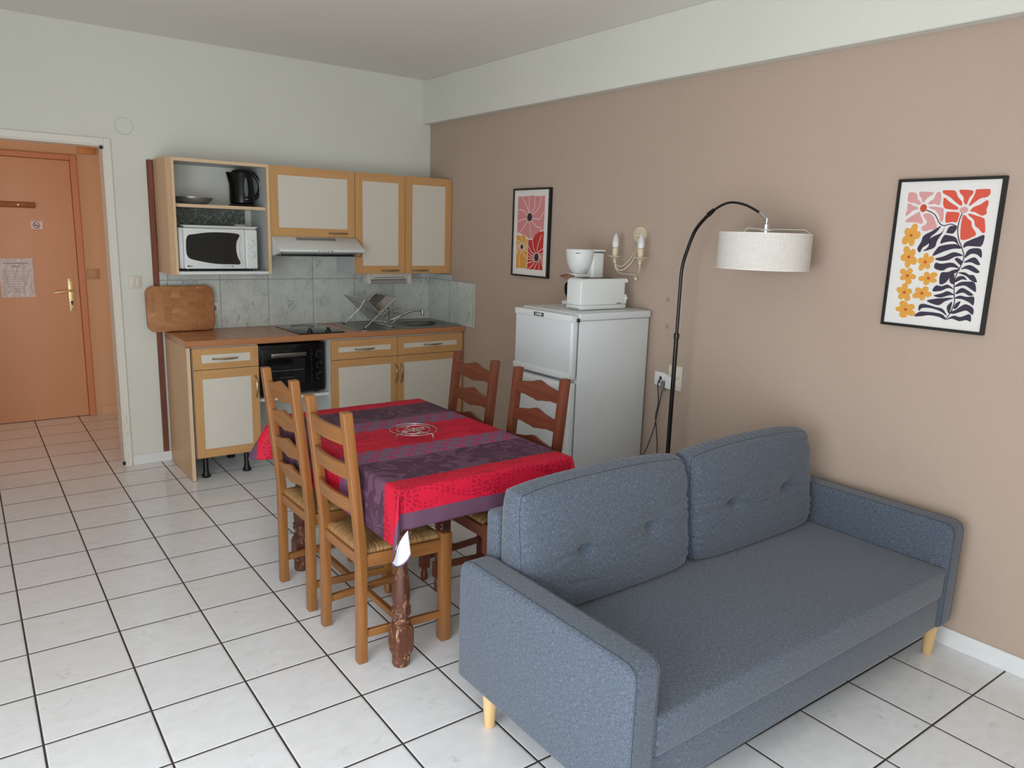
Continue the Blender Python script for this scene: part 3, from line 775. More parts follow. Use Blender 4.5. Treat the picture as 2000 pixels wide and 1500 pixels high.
for z in (.745, .672, .599):
    b = MB(); b.cyl((-1.148, 0, z), .024, oy-.016, oy-.0002, 28, axis=1, bev=.003, mi=0)
    rg = [(-1.148+.0245*math.cos(a), oy-.0168, z+.0245*math.sin(a)) for a in [PI*.25+PI*1.25*k/20 for k in range(21)]]
    b.tube(rg, .0016, 6, mi=1); b.box(-1.149, -1.147, oy-.0175, oy-.0161, z+.004, z+.018, mi=1, rot=Matrix.Rotation(.8+z*9, 3, 'Y').to_4x4(), piv=(-1.148, oy, z)); obj('knob', b, [M_blackgloss, M_chrome], t)
b = MB(); random.seed(8)
for k in range(11):
    z = .77-.022*k; b.box(-1.205, -1.205+random.uniform(.006, .014), oy-.0008, oy-.0002, z, z+.004)
obj('printed_symbols', b, plain('dim_grey_print', '4A4A4C', .5), t)
for x, y in ((ox0+.05, oy+.05), (ox1-.05, oy+.05), (ox0+.05, -.14), (ox1-.05, -.14)):
    b = MB(); b.cyl((x, y, 0), .014, .4735, .4885, 14); obj('foot', b, M_black, t)
b = MB(); b.tube(spl([(-1.40, -.09, .60), (-1.40, -.06, .50), (-1.39, -.03, .45), (-1.37, -.03, .30), (-1.34, -.03, .05)], 5), .004, 8)
obj('power_cable', b, M_black, t)
# ---- wall socket behind the cutting board
t = thing('wall_socket', 'white wall socket on the grey tiles at the right edge of the cutting board', 'socket', (-1.70, -.006, 1.03))
b = MB(); b.box(-1.743, -1.668, -.016, -.0062, .992, 1.067, .003, 2); obj('plate', b, M_socket, t)
b = MB(); b.lathe([(.022, -.0175), (.022, -.0162), (.018, -.0162)], (-1.705, 0, 1.03), 24, axis=1); obj('recess_ring', b, M_grey, t)
b = MB(); b.cyl((-1.698, 0, 1.03), .004, -.019, -.0162, 8, axis=1); obj('earth_pin', b, M_print, t)
# ---- cutting board leaning on the wall
b = MB(); pts = []
bx0, bx1, bh, r_ = -2.135, -1.715, .298, .052
for cx, cz, a0 in ((bx1-r_, bh-r_, 0), (bx0+r_, bh-r_, 90), (bx0+r_, r_, 180), (bx1-r_, r_, 270)):
    for k in range(7):
        a = math.radians(a0+15*k); pts.append((cx+r_*math.cos(a), cz+r_*math.sin(a)))
b.prism(pts, 1, -.036, 0, .007, 3, long=0)
bmesh.ops.transform(b.bm, matrix=Matrix.Translation((0, -.060, .8905)) @ Matrix.Rotation(-.085, 4, 'X'), verts=b.bm.verts)
single('cutting_board', b, M_board, 'thick end-grain wooden cutting board leaning on the tiles at the left end of the worktop', 'cutting board', loc=(-1.92, -.08, .89))
# ---- microwave
t = thing('microwave', 'white microwave with two dials in the open wall cabinet', 'microwave', (-1.73, -.17, 1.297))
mx0, mx1, mz0, mz1, my = -1.948, -1.490, 1.312, 1.566, -.325
b = MB(); b.box(mx0-.022, mx1+.0, my+.03, -.03, mz0, mz1, .006, 2); obj('housing', b, M_appl, t)
b = MB(); b.box(mx0, -1.571, my, my+.0298, mz0+.001, mz1-.001, .006, 3); dr = obj('door', b, M_appl, t)
pts = [(-1.925, 1.515), (-1.935, 1.45), (-1.925, 1.385), (-1.86, 1.362), (-1.76, 1.345), (-1.66, 1.342), (-1.606, 1.345), (-1.622, 1.39), (-1.630, 1.44), (-1.624, 1.49), (-1.608, 1.532), (-1.70, 1.542), (-1.80, 1.540), (-1.88, 1.528)]
P2 = spl([(p[0], p[1], 0) for p in pts], 3, True)
b = MB(); b.prism([(p.x, p.y) for p in P2], 1, my-.0025, my-.0002); obj('window', b, M_glassblack, dr)
b = MB(); b.tube(spl([(-1.596, my-.003, 1.345), (-1.612, my-.008, 1.39), (-1.618, my-.010, 1.44), (-1.612, my-.008, 1.49), (-1.598, my-.003, 1.532)], 5), .005, 8); obj('handle', b, M_appl, dr)
b = MB(); b.box(-1.5695, mx1, my, my+.0298, mz0+.001, mz1-.001, .010, 4); cp = obj('control_panel', b, M_appl, t)
for z in (1.478, 1.405):
    b = MB(); b.lathe([(.019, my-.001), (.019, my-.010), (.016, my-.013), (.001, my-.013)], (-1.531, 0, z), 28, axis=1); b.box(-1.534, -1.528, my-.018, my-.012, z-.015, z+.015, .002, 2, rot=Matrix.Rotation(.1 if z > 1.45 else -.5, 3, 'Y').to_4x4()); obj('dial', b, M_appl, cp)
b = MB()
for zc, n in ((1.478, 5), (1.405, 15)):
    for k in range(n):
        a = PI*2*(k/(n if n > 5 else 8))-.6; x, z = -1.531+.027*math.cos(a), zc+.027*math.sin(a); b.box(x-.0012, x+.0012, my-.0008, my-.0001, z-.001, z+.001)
for x, z in ((-1.556, 1.514), (-1.552, 1.438), (-1.531, 1.446)): b.box(x, x+.010, my-.0008, my-.0001, z, z+.003)
obj('printed_marks', b, M_grey, cp)
b = MB(); b.cyl((-1.925, 0, 1.330), .0058, my-.0012, my-.0001, 20, axis=1); obj('logo', b, M_print, dr)
text('LG', 'lettering', dr, M_print, (-1.910, my-.0008, 1.3295), .0135, (PI/2, 0, 0), bold=True)
b = MB(); b.box(-1.72, -1.66, my-.0008, my-.0001, 1.3285, 1.3305); b.cyl((-1.654, 0, 1.3295), .0055, my-.0012, my-.0001, 16, axis=1); obj('printed_mark', b, M_grey, dr)
b = MB(); b.tube(spl([(-1.495, -.10, 1.36), (-1.465, -.14, 1.36), (-1.452, -.17, 1.34), (-1.458, -.16, 1.312), (-1.48, -.10, 1.302)], 6), .0032, 8); obj('power_cable', b, M_black, t)
for x in (mx0+.03, mx1-.04):
    for y in (my+.05, -.07):
        b = MB(); b.cyl((x, y, 0), .012, 1.2972, 1.3125, 12); obj('foot', b, M_black, t)
# ---- tray and little box on the microwave
t = thing('oven_tray', 'flat white oven tray lying on top of the microwave', 'tray', (-1.72, -.17, 1.567))
b = MB(); P = []
for s_, z in ((.92, 1.5675), (1.0, 1.5825), (.985, 1.5830), (.91, 1.5695)):
    P.append([(-1.715+s_*.235*c_[0], -.178+s_*.135*c_[1], z) for c_ in ((-1, -1), (1, -1), (1, 1), (-1, 1), (-1, -1))])
b.grid(P); b.poly([P[3][k] for k in range(4)]); b.poly([P[0][k] for k in (3, 2, 1, 0)])
obj('pan', b, M_white, t)
b = MB(); b.box(-1.565, -1.495, -.12, -.06, 1.5702, 1.596, .002, 1)
single('small_box', b, M_ivory, 'small cream box on the oven tray above the microwave', 'box', loc=(-1.53, -.09, 1.57))
b = MB(); b.box(-1.985, -1.470, -.018, -.002, 1.560, 1.690, .001, 1)
single('granite_offcut', b, M_speck, 'dark speckled board standing against the back of the open wall cabinet', 'board', loc=(-1.71, -.01, 1.56))
# ---- kettle
kx, ky, kz = -1.535, -.185, 1.711
t = thing('kettle', 'black cordless kettle on the upper shelf of the open wall cabinet', 'kettle', (kx, ky, kz))
b = MB(); b.lathe([(.082, kz+.0005), (.086, kz+.008), (.080, kz+.016)], (kx, ky, 0), 32); obj('power_base', b, M_black, t)
b = MB(); b.lathe([(.072, kz+.0165), (.080, kz+.025), (.080, kz+.06), (.074, kz+.14), (.068, kz+.195), (.066, kz+.215)], (kx, ky, 0), 36)
V = [v for v in b.bm.verts if v.co.z > kz+.12 and v.co.x < kx-.03]
for v in V: v.co.x -= (v.co.z-kz-.12)*.40*max(0, 1-abs(v.co.y-ky)/.05)
obj('body', b, M_blackgloss, t)
b = MB(); b.lathe([(.066, kz+.2155), (.060, kz+.228), (.035, kz+.238), (.001, kz+.241)], (kx+.002, ky, 0), 32); obj('lid', b, M_blackgloss, t)
b = MB(); b.tube(spl([(kx+.035, ky, kz+.228), (kx+.075, ky-.002, kz+.215), (kx+.108, ky-.004, kz+.170), (kx+.116, ky-.004, kz+.120), (kx+.100, ky-.002, kz+.075), (kx+.074, ky, kz+.052)], 6), .0125, 12, flat=.75); obj('handle', b, M_blackgloss, t)
b = MB(); P = []
for i in range(13):
    tt = i/12; hh = kz+.065+.115*tt; r0 = .0805-(.0805-.0695)*max(0, (hh-kz-.06))/.135; wd = .014*math.sin(PI*(.06+.88*tt))**.45*(1-.25*tt)
    P.append([(kx+.004+wd*q, ky-math.sqrt(r0*r0-(wd*q+.004)**2)-.0012, hh) for q in (-1, -.5, 0, .5, 1)])
b.grid(P); obj('water_window', b, plain('smoky_water_window', '5E6670', .15), t)
b = MB(); b.box(kx-.006, kx+.012, ky-.0815, ky-.0795, kz+.045, kz+.049); obj('lettering', b, M_chrome, t)
# ---- steel strainer bowl
b = MB(); cx, cy, cz = -1.845, -.18, 1.711
b.lathe([(.070, cz+.0005), (.095, cz+.010), (.112, cz+.026), (.120, cz+.042), (.124, cz+.044), (.124, cz+.042), (.117, cz+.040), (.108, cz+.024), (.092, cz+.012), (.068, cz+.003)], (cx, cy, 0), 44)
m = Mat('perforated_steel', 'B8B6B0', .25, 1); m_a = m.xyz('UV'); vv = m.vor(m.map('Object'), 150, rnd=0); m.color(m.ramp(vv, [(.25, '3A3834'), (.36, 'C4C2BC')]))
single('strainer_bowl', b, m.m, 'shallow perforated steel strainer on the upper shelf left of the kettle', 'strainer', loc=(cx, cy, cz))
# ================================================================ FRIDGE CORNER
t = thing('fridge_freezer', 'white fridge-freezer against the taupe wall with a toaster on top', 'fridge', (-.31, -2.22, 0))
b = MB(); b.box(-.545, -.03, -2.455, -1.985, .03, 1.160, .004, 2); obj('cabinet', b, M_fridge, t)
b = MB(); b.box(-.552, -.024, -2.462, -1.978, 1.161, 1.200, .008, 3); b.box(-.53, -.05, -2.44, -2.0, 1.2005, 1.2015); obj('top_panel', b, M_fridge, t)
for z0, z1, nm in ((.852, 1.193, 'freezer_door'), (.055, .838, 'fridge_door')):
    b = MB(); b.box(-.604, -.556, -2.462, -1.978, z0, z1, .014, 4); d = obj(nm, b, M_fridge, t)
    b = MB(); b.box(-.5555, -.546, -2.448, -1.992, z0+.01, z1-.01); obj('door_seal', b, M_seal, d)
    b = MB(); zz = z0+.004 if nm == 'freezer_door' else z1-.038
    b.box(-.609, -.600, -2.4645, -1.977, zz, zz+.034, .004, 2); obj('handle_strip', b, M_appl, d)
    if nm == 'freezer_door':
        b = MB(); b.box(-.6065, -.600, -2.4635, -1.9765, z1-.036, z1-.0005, .003, 2); obj('trim_strip', b, M_appl, d)
        b = MB(); b.box(-.6085, -.6066, -2.232, -2.150, 1.164, 1.184, .002, 1); bd = obj('badge', b, M_black, d)
        text('LADEN', 'lettering', bd, M_socket, (-.6088, -2.191, 1.1740), .0185, (PI/2, 0, -PI/2), bold=True)
        b = MB(); b.box(-.6078, -.6066, -2.03, -2.000, 1.168, 1.178); b.box(-.6084, -.6079, -2.026, -2.018, 1.170, 1.176); b.box(-.6084, -.6079, -2.013, -2.004, 1.1725, 1.1745); obj('star_mark', b, [M_socket], d)
b = MB(); b.box(-.575, -.556, -2.470, -2.456, 1.158, 1.176, .002, 1); obj('hinge', b, M_black, t)
for x in (-.52, -.07):
    for y in (-2.42, -2.02):
        b = MB(); b.cyl((x, y, 0), .018, .001, .031, 14); obj('foot', b, M_black, t)
# ---- toaster
t = thing('toaster', 'long white toaster on the fridge in front of the coffee maker', 'toaster', (-.285, -2.295, 1.202))
b = MB(); b.box(-.455, -.118, -2.354, -2.236, 1.206, 1.228, .004, 2); b.box(-.446, -.128, -2.346, -2.244, 1.2035, 1.207); obj('base', b, M_appl, t)
b = MB(); b.prism([(-.456, 1.2285), (-.456, 1.350), (-.452, 1.362), (-.440, 1.370), (-.136, 1.370), (-.128, 1.366), (-.128, 1.2285)], 1, -2.353, -2.237, .006, 3); obj('housing', b, M_appl, t)
b = MB(); b.prism([(-.1275, 1.348), (-.104, 1.348), (-.106, 1.360), (-.114, 1.368), (-.1275, 1.3705)], 1, -2.352, -2.238, .002, 1); b.box(-.1275, -.110, -2.351, -2.239, 1.23, 1.283, .004, 2); obj('end_cap', b, M_appl, t)
b = MB(); b.box(-.42, -.16, -2.330, -2.305, 1.3698, 1.3712); b.box(-.42, -.16, -2.285, -2.260, 1.3698, 1.3712); obj('bread_slot', b, M_print, t)
b = MB(); b.cyl((-.121, 0, 1.262), .010, -2.360, -2.3515, 18, axis=1, bev=.002); obj('browning_dial', b, M_appl, t)
b = MB(); b.box(-.395, -.175, -2.3555, -2.3535, 1.209, 1.221, .001, 1); obj('crumb_tray', b, M_appl, t)
b = MB(); b.box(-.4565, -.4545, -2.34, -2.25, 1.2095, 1.214); obj('vent', b, M_grey, t)
b = MB(); 
for k in range(9): b.box(-.188+k*.0040, -.188+k*.0040+.003, -2.3545, -2.3528, 1.2335, 1.2370)
obj('lettering', b, M_print, t)
b = MB(); b.tube(spl([(-.112, -2.25, 1.225), (-.095, -2.26, 1.220), (-.082, -2.27, 1.208), (-.06, -2.26, 1.205), (-.035, -2.20, 1.205)], 5), .003, 8); obj('power_cable', b, M_appl, t)
for x in (-.43, -.14):
    for y in (-2.335, -2.25):
        b = MB(); b.cyl((x, y, 0), .007, 1.2018, 1.2042, 10); obj('foot', b, M_appl, t)
# ---- coffee maker
cx, cy = -.272, -2.125
t = thing('coffee_maker', 'white filter coffee maker behind the toaster on the fridge', 'coffee maker', (-.23, -2.12, 1.202))
b = MB(); b.lathe([(.034, 1.387), (.050, 1.400), (.064, 1.425), (.074, 1.455), (.079, 1.490), (.081, 1.515), (.079, 1.519), (.03, 1.522), (.001, 1.523)], (cx, cy, 0), 40); f = obj('filter_holder', b, M_appl, t)
text('BOSCH', 'lettering', f, M_print, (cx-.062, cy-.0545, 1.499), .008, (PI/2, 0, -.85), bold=True)
b = MB(); b.box(-.232, -.140, -2.190, -2.062, 1.2025, 1.506, .016, 4); b.box(-.226, -.136, -2.194, -2.057, 1.509, 1.521, .005, 2); obj('water_tank', b, M_appl, t)
b = MB(); b.box(-.214, -.138, -2.187, -2.06, 1.5065, 1.5085); obj('lid_gap', b, M_print, t)
b = MB(); b.box(-.335, -.115, -2.20, -2.05, 1.2022, 1.232, .012, 3); obj('base', b, M_appl, t)
b = MB(); b.box(-.336, -.318, -2.150, -2.120, 1.212, 1.222, .002, 1); obj('switch', b, M_print, t)
b = MB(); b.lathe([(.050, 1.2325), (.064, 1.245), (.066, 1.29), (.055, 1.335), (.045, 1.350)], (-.275, -2.125, 0), 30)
b.tube(spl([(-.33, -2.125, 1.335), (-.365, -2.125, 1.325), (-.362, -2.125, 1.275), (-.335, -2.125, 1.25)], 5), .007, 8); obj('carafe', b, M_blackgloss, t)
b = MB(); b.box(-.335, -.215, -2.175, -2.085, 1.366, 1.386, .006, 2); obj('drip_block', b, M_appl, t)
b = MB(); b.grid([[(-.395+.015*q, -2.155+.03*j, 1.352+.010*j+.0*q) , (-.34, -2.165+.03*j, 1.373+.004*j), (-.285, -2.170+.03*j, 1.376), (-.25, -2.170+.03*j, 1.364)] for q, j in ((0, 0), (0, 1), (0, 2))])
o = obj('paper_filter', b, plain('brown_filter_paper', '8A6450', .8), t); s_ = o.modifiers.new('s', 'SOLIDIFY'); s_.thickness = .002

# ================================================================ RIGHT WALL
# ---- wall sconce
t = thing('wall_sconce', 'cream two-armed candle wall light on the taupe wall above the toaster', 'wall light', (0, -2.325, 1.612))
b = MB(); b.lathe([(.047, -.0002), (.047, -.012), (.044, -.016), (.040, -.017), (.001, -.018)], (0, -2.325, 1.610), 36, axis=0); obj('wall_plate', b, M_creamlac, t)
b = MB(); b.lathe([(.010, -.0175), (.012, -.022), (.006, -.027), (.009, -.033), (.001, -.038)], (0, -2.322, 1.606), 16, axis=0); obj('finial', b, M_creamlac, t)
for s_, y in ((1, -2.228), (-1, -2.424)):
    x = -.10
    b = MB()
    yy = lambda f: -2.325+s_*.097*f
    b.tube(spl([(-.010, yy(.03), 1.565), (-.016, yy(.12), 1.51), (-.035, yy(.35), 1.45), (-.065, yy(.66), 1.412), (-.088, yy(.9), 1.418), (x, y, 1.455)], 7), .0038, 8)
    b.tube(spl([(-.012, yy(.0), 1.57), (-.020, yy(.2), 1.52), (-.045, yy(.45), 1.462), (-.070, yy(.72), 1.432), (-.088, yy(.92), 1.436), (x-.004, y, 1.455)], 7), .0026, 8)
    b.tube(spl([(x+.004, y, 1.455), (-.097, yy(.96), 1.425), (-.085, yy(.75), 1.397), (-.06, yy(.5), 1.390), (-.035, yy(.22), 1.390), (-.024, yy(.03), 1.386), (-.022, yy(0), 1.375)], 6), .0022, 8)
    obj('arm', b, M_creamlac, t)
    b = MB(); b.lathe([(.009, 1.452), (.011, 1.458), (.008, 1.464), (.011, 1.470), (.022, 1.480), (.042, 1.487), (.043, 1.490), (.020, 1.488), (.017, 1.4885), (.017, 1.4890)], (x, y, 0), 30); obj('drip_dish', b, M_creamlac, t)
    b = MB(); b.cyl((x, y, 0), .0165, 1.4892, 1.535, 20); obj('candle_tube', b, M_creamlac, t)
    b = MB(); b.lathe([(.012, 1.5365), (.0155, 1.5375), (.0185, 1.550), (.0195, 1.563)], (x, y, 0), 24, mi=1)
    b.lathe([(.0195, 1.5632), (.0188, 1.576), (.0145, 1.593), (.0075, 1.607), (.001, 1.617)], (x, y, 0), 24, mi=0); obj('bulb', b, [M_bulb, M_socket], t)
b = MB(); b.lathe([(.001, -.012), (.008, -.009), (.011, 0), (.008, .009), (.001, .012)], (-.022, -2.325, 1.366), 16); obj('ball_drop', b, M_creamlac, t)
# ---- sockets
t = thing('phone_socket', 'white square telephone socket on the taupe wall beside the fridge', 'socket', (0, -2.551, .827))
b = MB(); b.box(-.016, -.0002, -2.592, -2.511, .789, .866, .003, 2); obj('plate', b, M_socket, t)
b = MB(); b.box(-.0172, -.0158, -2.553, -2.548, .803, .845, .0005, 1); b.box(-.0172, -.0158, -2.557, -2.544, .812, .817); obj('slot', b, M_print, t)
t = thing('power_outlet', 'cream double power outlet on the taupe wall behind the lamp pole', 'socket', (0, -2.655, .848))
b = MB(); b.box(-.013, -.0002, -2.700, -2.606, .782, .918, .003, 2); obj('plate', b, M_ivory, t)
for z in (.817, .883):
    b = MB(); b.box(-.016, -.0132, -2.690, -2.616, z-.030, z+.030, .003, 2); obj('socket_insert', b, M_ivory, t)
b = MB(); b.box(-.062, -.0165, -2.672, -2.628, .792, .862, .006, 3); b.lathe([(.022, -2.6275), (.022, -2.606), (.018, -2.602)], (-.040, 0, .848), 20, axis=1)
ad = single('plug_adapter', b, M_socket, 'white plug adapter with two plugs in the outlet behind the lamp pole', 'adapter', loc=(-.04, -2.65, .83))
def cable(name, label, plug, pts, mat, mp):
    t = thing(name, label, 'cable', plug)
    b = MB(); b.tube(spl(pts, 6), .0028, 8); obj('cord', b, mat, t); return t
t = cable('power_cable', 'black cord with a flat plug hanging beside the lamp pole', (-.04, -2.58, .843), [(-.04, -2.581, .842), (-.04, -2.572, .832), (-.04, -2.562, .80), (-.04, -2.575, .70), (-.04, -2.562, .62), (-.045, -2.58, .54), (-.05, -2.60, .42), (-.08, -2.62, .2), (-.12, -2.66, .01)], M_black, None)
b = MB(); b.box(-.050, -.030, -2.6015, -2.580, .832, .850, .004, 2); obj('plug', b, M_black, t)
t = cable('power_cable', 'brown cord from the grey plug hanging beside the lamp pole', (-.04, -2.60, .80), [(-.04, -2.598, .776), (-.04, -2.59, .74), (-.045, -2.58, .66), (-.045, -2.56, .55), (-.05, -2.53, .45), (-.06, -2.50, .35), (-.06, -2.48, .15), (-.06, -2.475, .01)], plain('brown_cord', '3B2620', .5), None)
b = MB(); b.box(-.055, -.025, -2.615, -2.592, .778, .828, .005, 2); obj('plug', b, M_seal, t)
# ---- pictures
def picture(label, y0, y1, z0, z1, build):
    """frame hangs on the right wall; u runs from y1 (far) to y0 (near)"""
    t = thing('framed_print', label, 'picture', (0, (y0+y1)/2, (z0+z1)/2))
    fw = .011; dp = -.026
    b = MB(); b.box(dp, -.001, y0, y0+fw, z0, z1, .001, 1); b.box(dp, -.001, y1-fw, y1, z0, z1, .001, 1)
    b.box(dp, -.001, y0+fw, y1-fw, z0, z0+fw, .001, 1); b.box(dp, -.001, y0+fw, y1-fw, z1-fw, z1, .001, 1); obj('frame', b, M_frame, t)
    ya, yb, za, zb_ = y1-fw, y0+fw, z0+fw, z1-fw
    b = MB(); b.box(-.018, -.004, yb, ya, za, zb_); p = obj('paper', b, flat('print_paper', 'E6E1DC', .5), t)
    W_, H_ = ya-yb, zb_-za
    def pt(u, v, lay): return Vector((-.0181-.0004*lay, ya-u*W_, za+v*H_))
    b = MB(); mats = build(b, pt, W_, H_); obj('printed_flowers', b, mats, p, sharp=0)
def shape(b, pt, pts, lay, mi, n=4):
    q = spl([(u, v, 0) for u, v in pts], n, True); b.poly([pt(p.x, p.y, lay) for p in q], mi)
def disc(b, pt, c, lay, mi, k=20, pet=0, amp=0, ph=0):
    u, v, a, d = c; P = []
    kk = k if not pet else pet*9
    for i in range(kk):
        th = 2*PI*i/kk; r = 1 if not pet else (1-amp+amp*abs(math.cos(pet*th/2+ph))**.6)*(1+.12*math.sin(2*th+ph*3))
        P.append(pt(u+a*r*math.cos(th), v+d*r*math.sin(th), lay))
    b.poly(P, mi)
def stroke(b, pt, pts, lay, mi, wd, W_, H_):
    q = spl([(u, v, 0) for u, v in pts], 6); L, R = [], []
    for i, p in enumerate(q):
        t_ = q[min(i+1, len(q)-1)]-q[max(i-1, 0)]; t_ = Vector((t_.x*W_, t_.y*H_, 0)).normalized(); n = Vector((-t_.y/W_, t_.x/H_, 0))*wd/2
        L.append(pt(p.x+n.x, p.y+n.y, lay)); R.append(pt(p.x-n.x, p.y-n.y, lay))
    b.grid([L, R], mi)
A2_PINK=[[(0.091,0.925),(0.121,0.929),(0.154,0.925),(0.185,0.908),(0.193,0.881),(0.228,0.861),(0.231,0.845),(0.207,0.842),(0.167,0.853),(0.095,0.863),(0.085,0.896)],[(0.203,0.929),(0.24,0.931),(0.345,0.925),(0.351,0.917),(0.331,0.905),(0.292,0.886),(0.26,0.859),(0.243,0.863),(0.234,0.884),(0.205,0.905)],[(0.305,0.846),(0.326,0.865),(0.36,0.881),(0.377,0.916),(0.397,0.927),(0.422,0.919),(0.436,0.879),(0.429,0.843),(0.41,0.838),(0.378,0.846),(0.33,0.843)],[(0.317,0.825),(0.357,0.828),(0.461,0.818),(0.479,0.79),(0.483,0.734),(0.467,0.726),(0.446,0.738),(0.443,0.758),(0.399,0.799),(0.361,0.81)],[(0.275,0.773),(0.292,0.782),(0.342,0.78),(0.382,0.759),(0.406,0.727),(0.431,0.69),(0.41,0.674),(0.374,0.672),(0.314,0.66),(0.281,0.67),(0.275,0.687),(0.317,0.711),(0.316,0.732),(0.288,0.752)],[(0.093,0.73),(0.122,0.75),(0.216,0.79),(0.234,0.792),(0.245,0.769),(0.276,0.736),(0.279,0.716),(0.262,0.71),(0.203,0.72),(0.114,0.72)],[(0.092,0.846),(0.117,0.85),(0.157,0.835),(0.203,0.826),(0.206,0.811),(0.163,0.803),(0.117,0.775),(0.093,0.765),(0.084,0.78),(0.096,0.809)]]
A2_RED=[[(0.44,0.934),(0.457,0.937),(0.552,0.934),(0.578,0.918),(0.6,0.89),(0.64,0.862),(0.65,0.838),(0.634,0.834),(0.577,0.859),(0.525,0.888),(0.462,0.911),(0.442,0.922)],[(0.604,0.933),(0.626,0.938),(0.729,0.931),(0.736,0.909),(0.71,0.883),(0.695,0.845),(0.682,0.84),(0.661,0.857),(0.652,0.889),(0.613,0.917)],[(0.762,0.935),(0.789,0.938),(0.882,0.938),(0.897,0.927),(0.899,0.905),(0.87,0.886),(0.822,0.88),(0.781,0.862),(0.726,0.831),(0.716,0.84),(0.739,0.878),(0.756,0.909)],[(0.461,0.886),(0.485,0.881),(0.519,0.861),(0.594,0.831),(0.617,0.819),(0.616,0.809),(0.587,0.806),(0.492,0.814),(0.464,0.838),(0.458,0.87)],[(0.737,0.803),(0.766,0.824),(0.819,0.838),(0.859,0.86),(0.88,0.866),(0.894,0.859),(0.896,0.836),(0.886,0.806),(0.894,0.783),(0.876,0.772),(0.844,0.768),(0.784,0.789),(0.74,0.795)],[(0.508,0.789),(0.531,0.793),(0.619,0.789),(0.636,0.779),(0.634,0.756),(0.625,0.728),(0.603,0.721),(0.579,0.725),(0.521,0.719),(0.507,0.733),(0.503,0.766)],[(0.67,0.763),(0.686,0.771),(0.705,0.763),(0.725,0.747),(0.762,0.727),(0.774,0.695),(0.815,0.66),(0.822,0.641),(0.803,0.63),(0.74,0.609),(0.694,0.607),(0.678,0.621),(0.667,0.692)],[(0.719,0.776),(0.741,0.779),(0.811,0.765),(0.875,0.749),(0.891,0.721),(0.905,0.667),(0.893,0.654),(0.87,0.66),(0.838,0.683),(0.804,0.699),(0.783,0.738),(0.739,0.762)]]
A2_DARK=[[(0.472,0.698),(0.388,0.662),(0.308,0.629),(0.29,0.588),(0.259,0.538),(0.291,0.512),(0.316,0.547),(0.378,0.58),(0.383,0.621),(0.437,0.657)],[(0.508,0.697),(0.486,0.653),(0.385,0.613),(0.371,0.555),(0.321,0.522),(0.433,0.548),(0.454,0.597),(0.498,0.653)],[(0.632,0.693),(0.561,0.695),(0.534,0.653),(0.558,0.649),(0.605,0.649)],[(0.488,0.579),(0.514,0.633),(0.561,0.635),(0.634,0.621),(0.67,0.581),(0.692,0.557),(0.627,0.593),(0.546,0.589)],[(0.429,0.492),(0.459,0.54),(0.503,0.564),(0.642,0.577),(0.705,0.55),(0.625,0.545),(0.534,0.524)],[(0.459,0.474),(0.54,0.492),(0.64,0.523),(0.731,0.502),(0.658,0.493),(0.592,0.468),(0.51,0.46)],[(0.465,0.408),(0.47,0.446),(0.526,0.441),(0.642,0.451),(0.714,0.414),(0.66,0.421),(0.602,0.416),(0.546,0.394)],[(0.539,0.303),(0.537,0.377),(0.607,0.387),(0.663,0.405),(0.721,0.406),(0.647,0.364),(0.597,0.313)],[(0.478,0.25),(0.505,0.29),(0.566,0.288),(0.623,0.302),(0.688,0.272),(0.628,0.278),(0.56,0.255)],[(0.494,0.219),(0.575,0.239),(0.631,0.257),(0.701,0.235),(0.649,0.229),(0.568,0.209)],[(0.433,0.178),(0.522,0.199),(0.593,0.206),(0.652,0.213),(0.699,0.211),(0.621,0.187),(0.554,0.155)],[(0.365,0.103),(0.359,0.141),(0.406,0.156),(0.533,0.141),(0.607,0.132),(0.657,0.089),(0.586,0.115),(0.485,0.13),(0.399,0.126)],[(0.324,0.063),(0.367,0.095),(0.429,0.102),(0.564,0.101),(0.627,0.088),(0.65,0.06),(0.569,0.076),(0.47,0.079),(0.397,0.067)],[(0.722,0.554),(0.727,0.585),(0.785,0.609),(0.838,0.625),(0.904,0.64),(0.893,0.571),(0.827,0.566),(0.759,0.566)],[(0.749,0.486),(0.765,0.534),(0.818,0.553),(0.892,0.547),(0.908,0.493),(0.86,0.513),(0.803,0.515)],[(0.746,0.455),(0.798,0.483),(0.852,0.492),(0.905,0.449),(0.873,0.445),(0.814,0.46)],[(0.726,0.41),(0.773,0.435),(0.829,0.439),(0.909,0.402),(0.883,0.39),(0.836,0.401),(0.777,0.415)],[(0.707,0.386),(0.77,0.391),(0.818,0.376),(0.864,0.374),(0.9,0.331),(0.848,0.337),(0.786,0.368)],[(0.69,0.32),(0.707,0.357),(0.763,0.365),(0.802,0.34),(0.756,0.343)],[(0.691,0.288),(0.737,0.322),(0.804,0.33),(0.879,0.326),(0.904,0.267),(0.86,0.278),(0.786,0.303)],[(0.711,0.24),(0.745,0.278),(0.79,0.283),(0.883,0.247),(0.845,0.237),(0.784,0.255)],[(0.711,0.211),(0.754,0.233),(0.824,0.228),(0.894,0.231),(0.899,0.175),(0.853,0.193),(0.781,0.21)],[(0.671,0.111),(0.737,0.135),(0.789,0.166),(0.833,0.178),(0.903,0.155),(0.906,0.111),(0.841,0.136),(0.775,0.12),(0.719,0.105)],[(0.656,0.06),(0.722,0.093),(0.793,0.089),(0.88,0.114),(0.898,0.065),(0.854,0.072),(0.786,0.06),(0.714,0.072)],[(0.655,0.477),(0.683,0.486),(0.733,0.462),(0.721,0.438),(0.682,0.457)],[(0.668,0.377),(0.632,0.347),(0.644,0.315),(0.687,0.31)],[(0.692,0.186),(0.65,0.159),(0.648,0.135),(0.677,0.107)],[(0.773,0.194),(0.729,0.179),(0.712,0.142),(0.746,0.148)]]
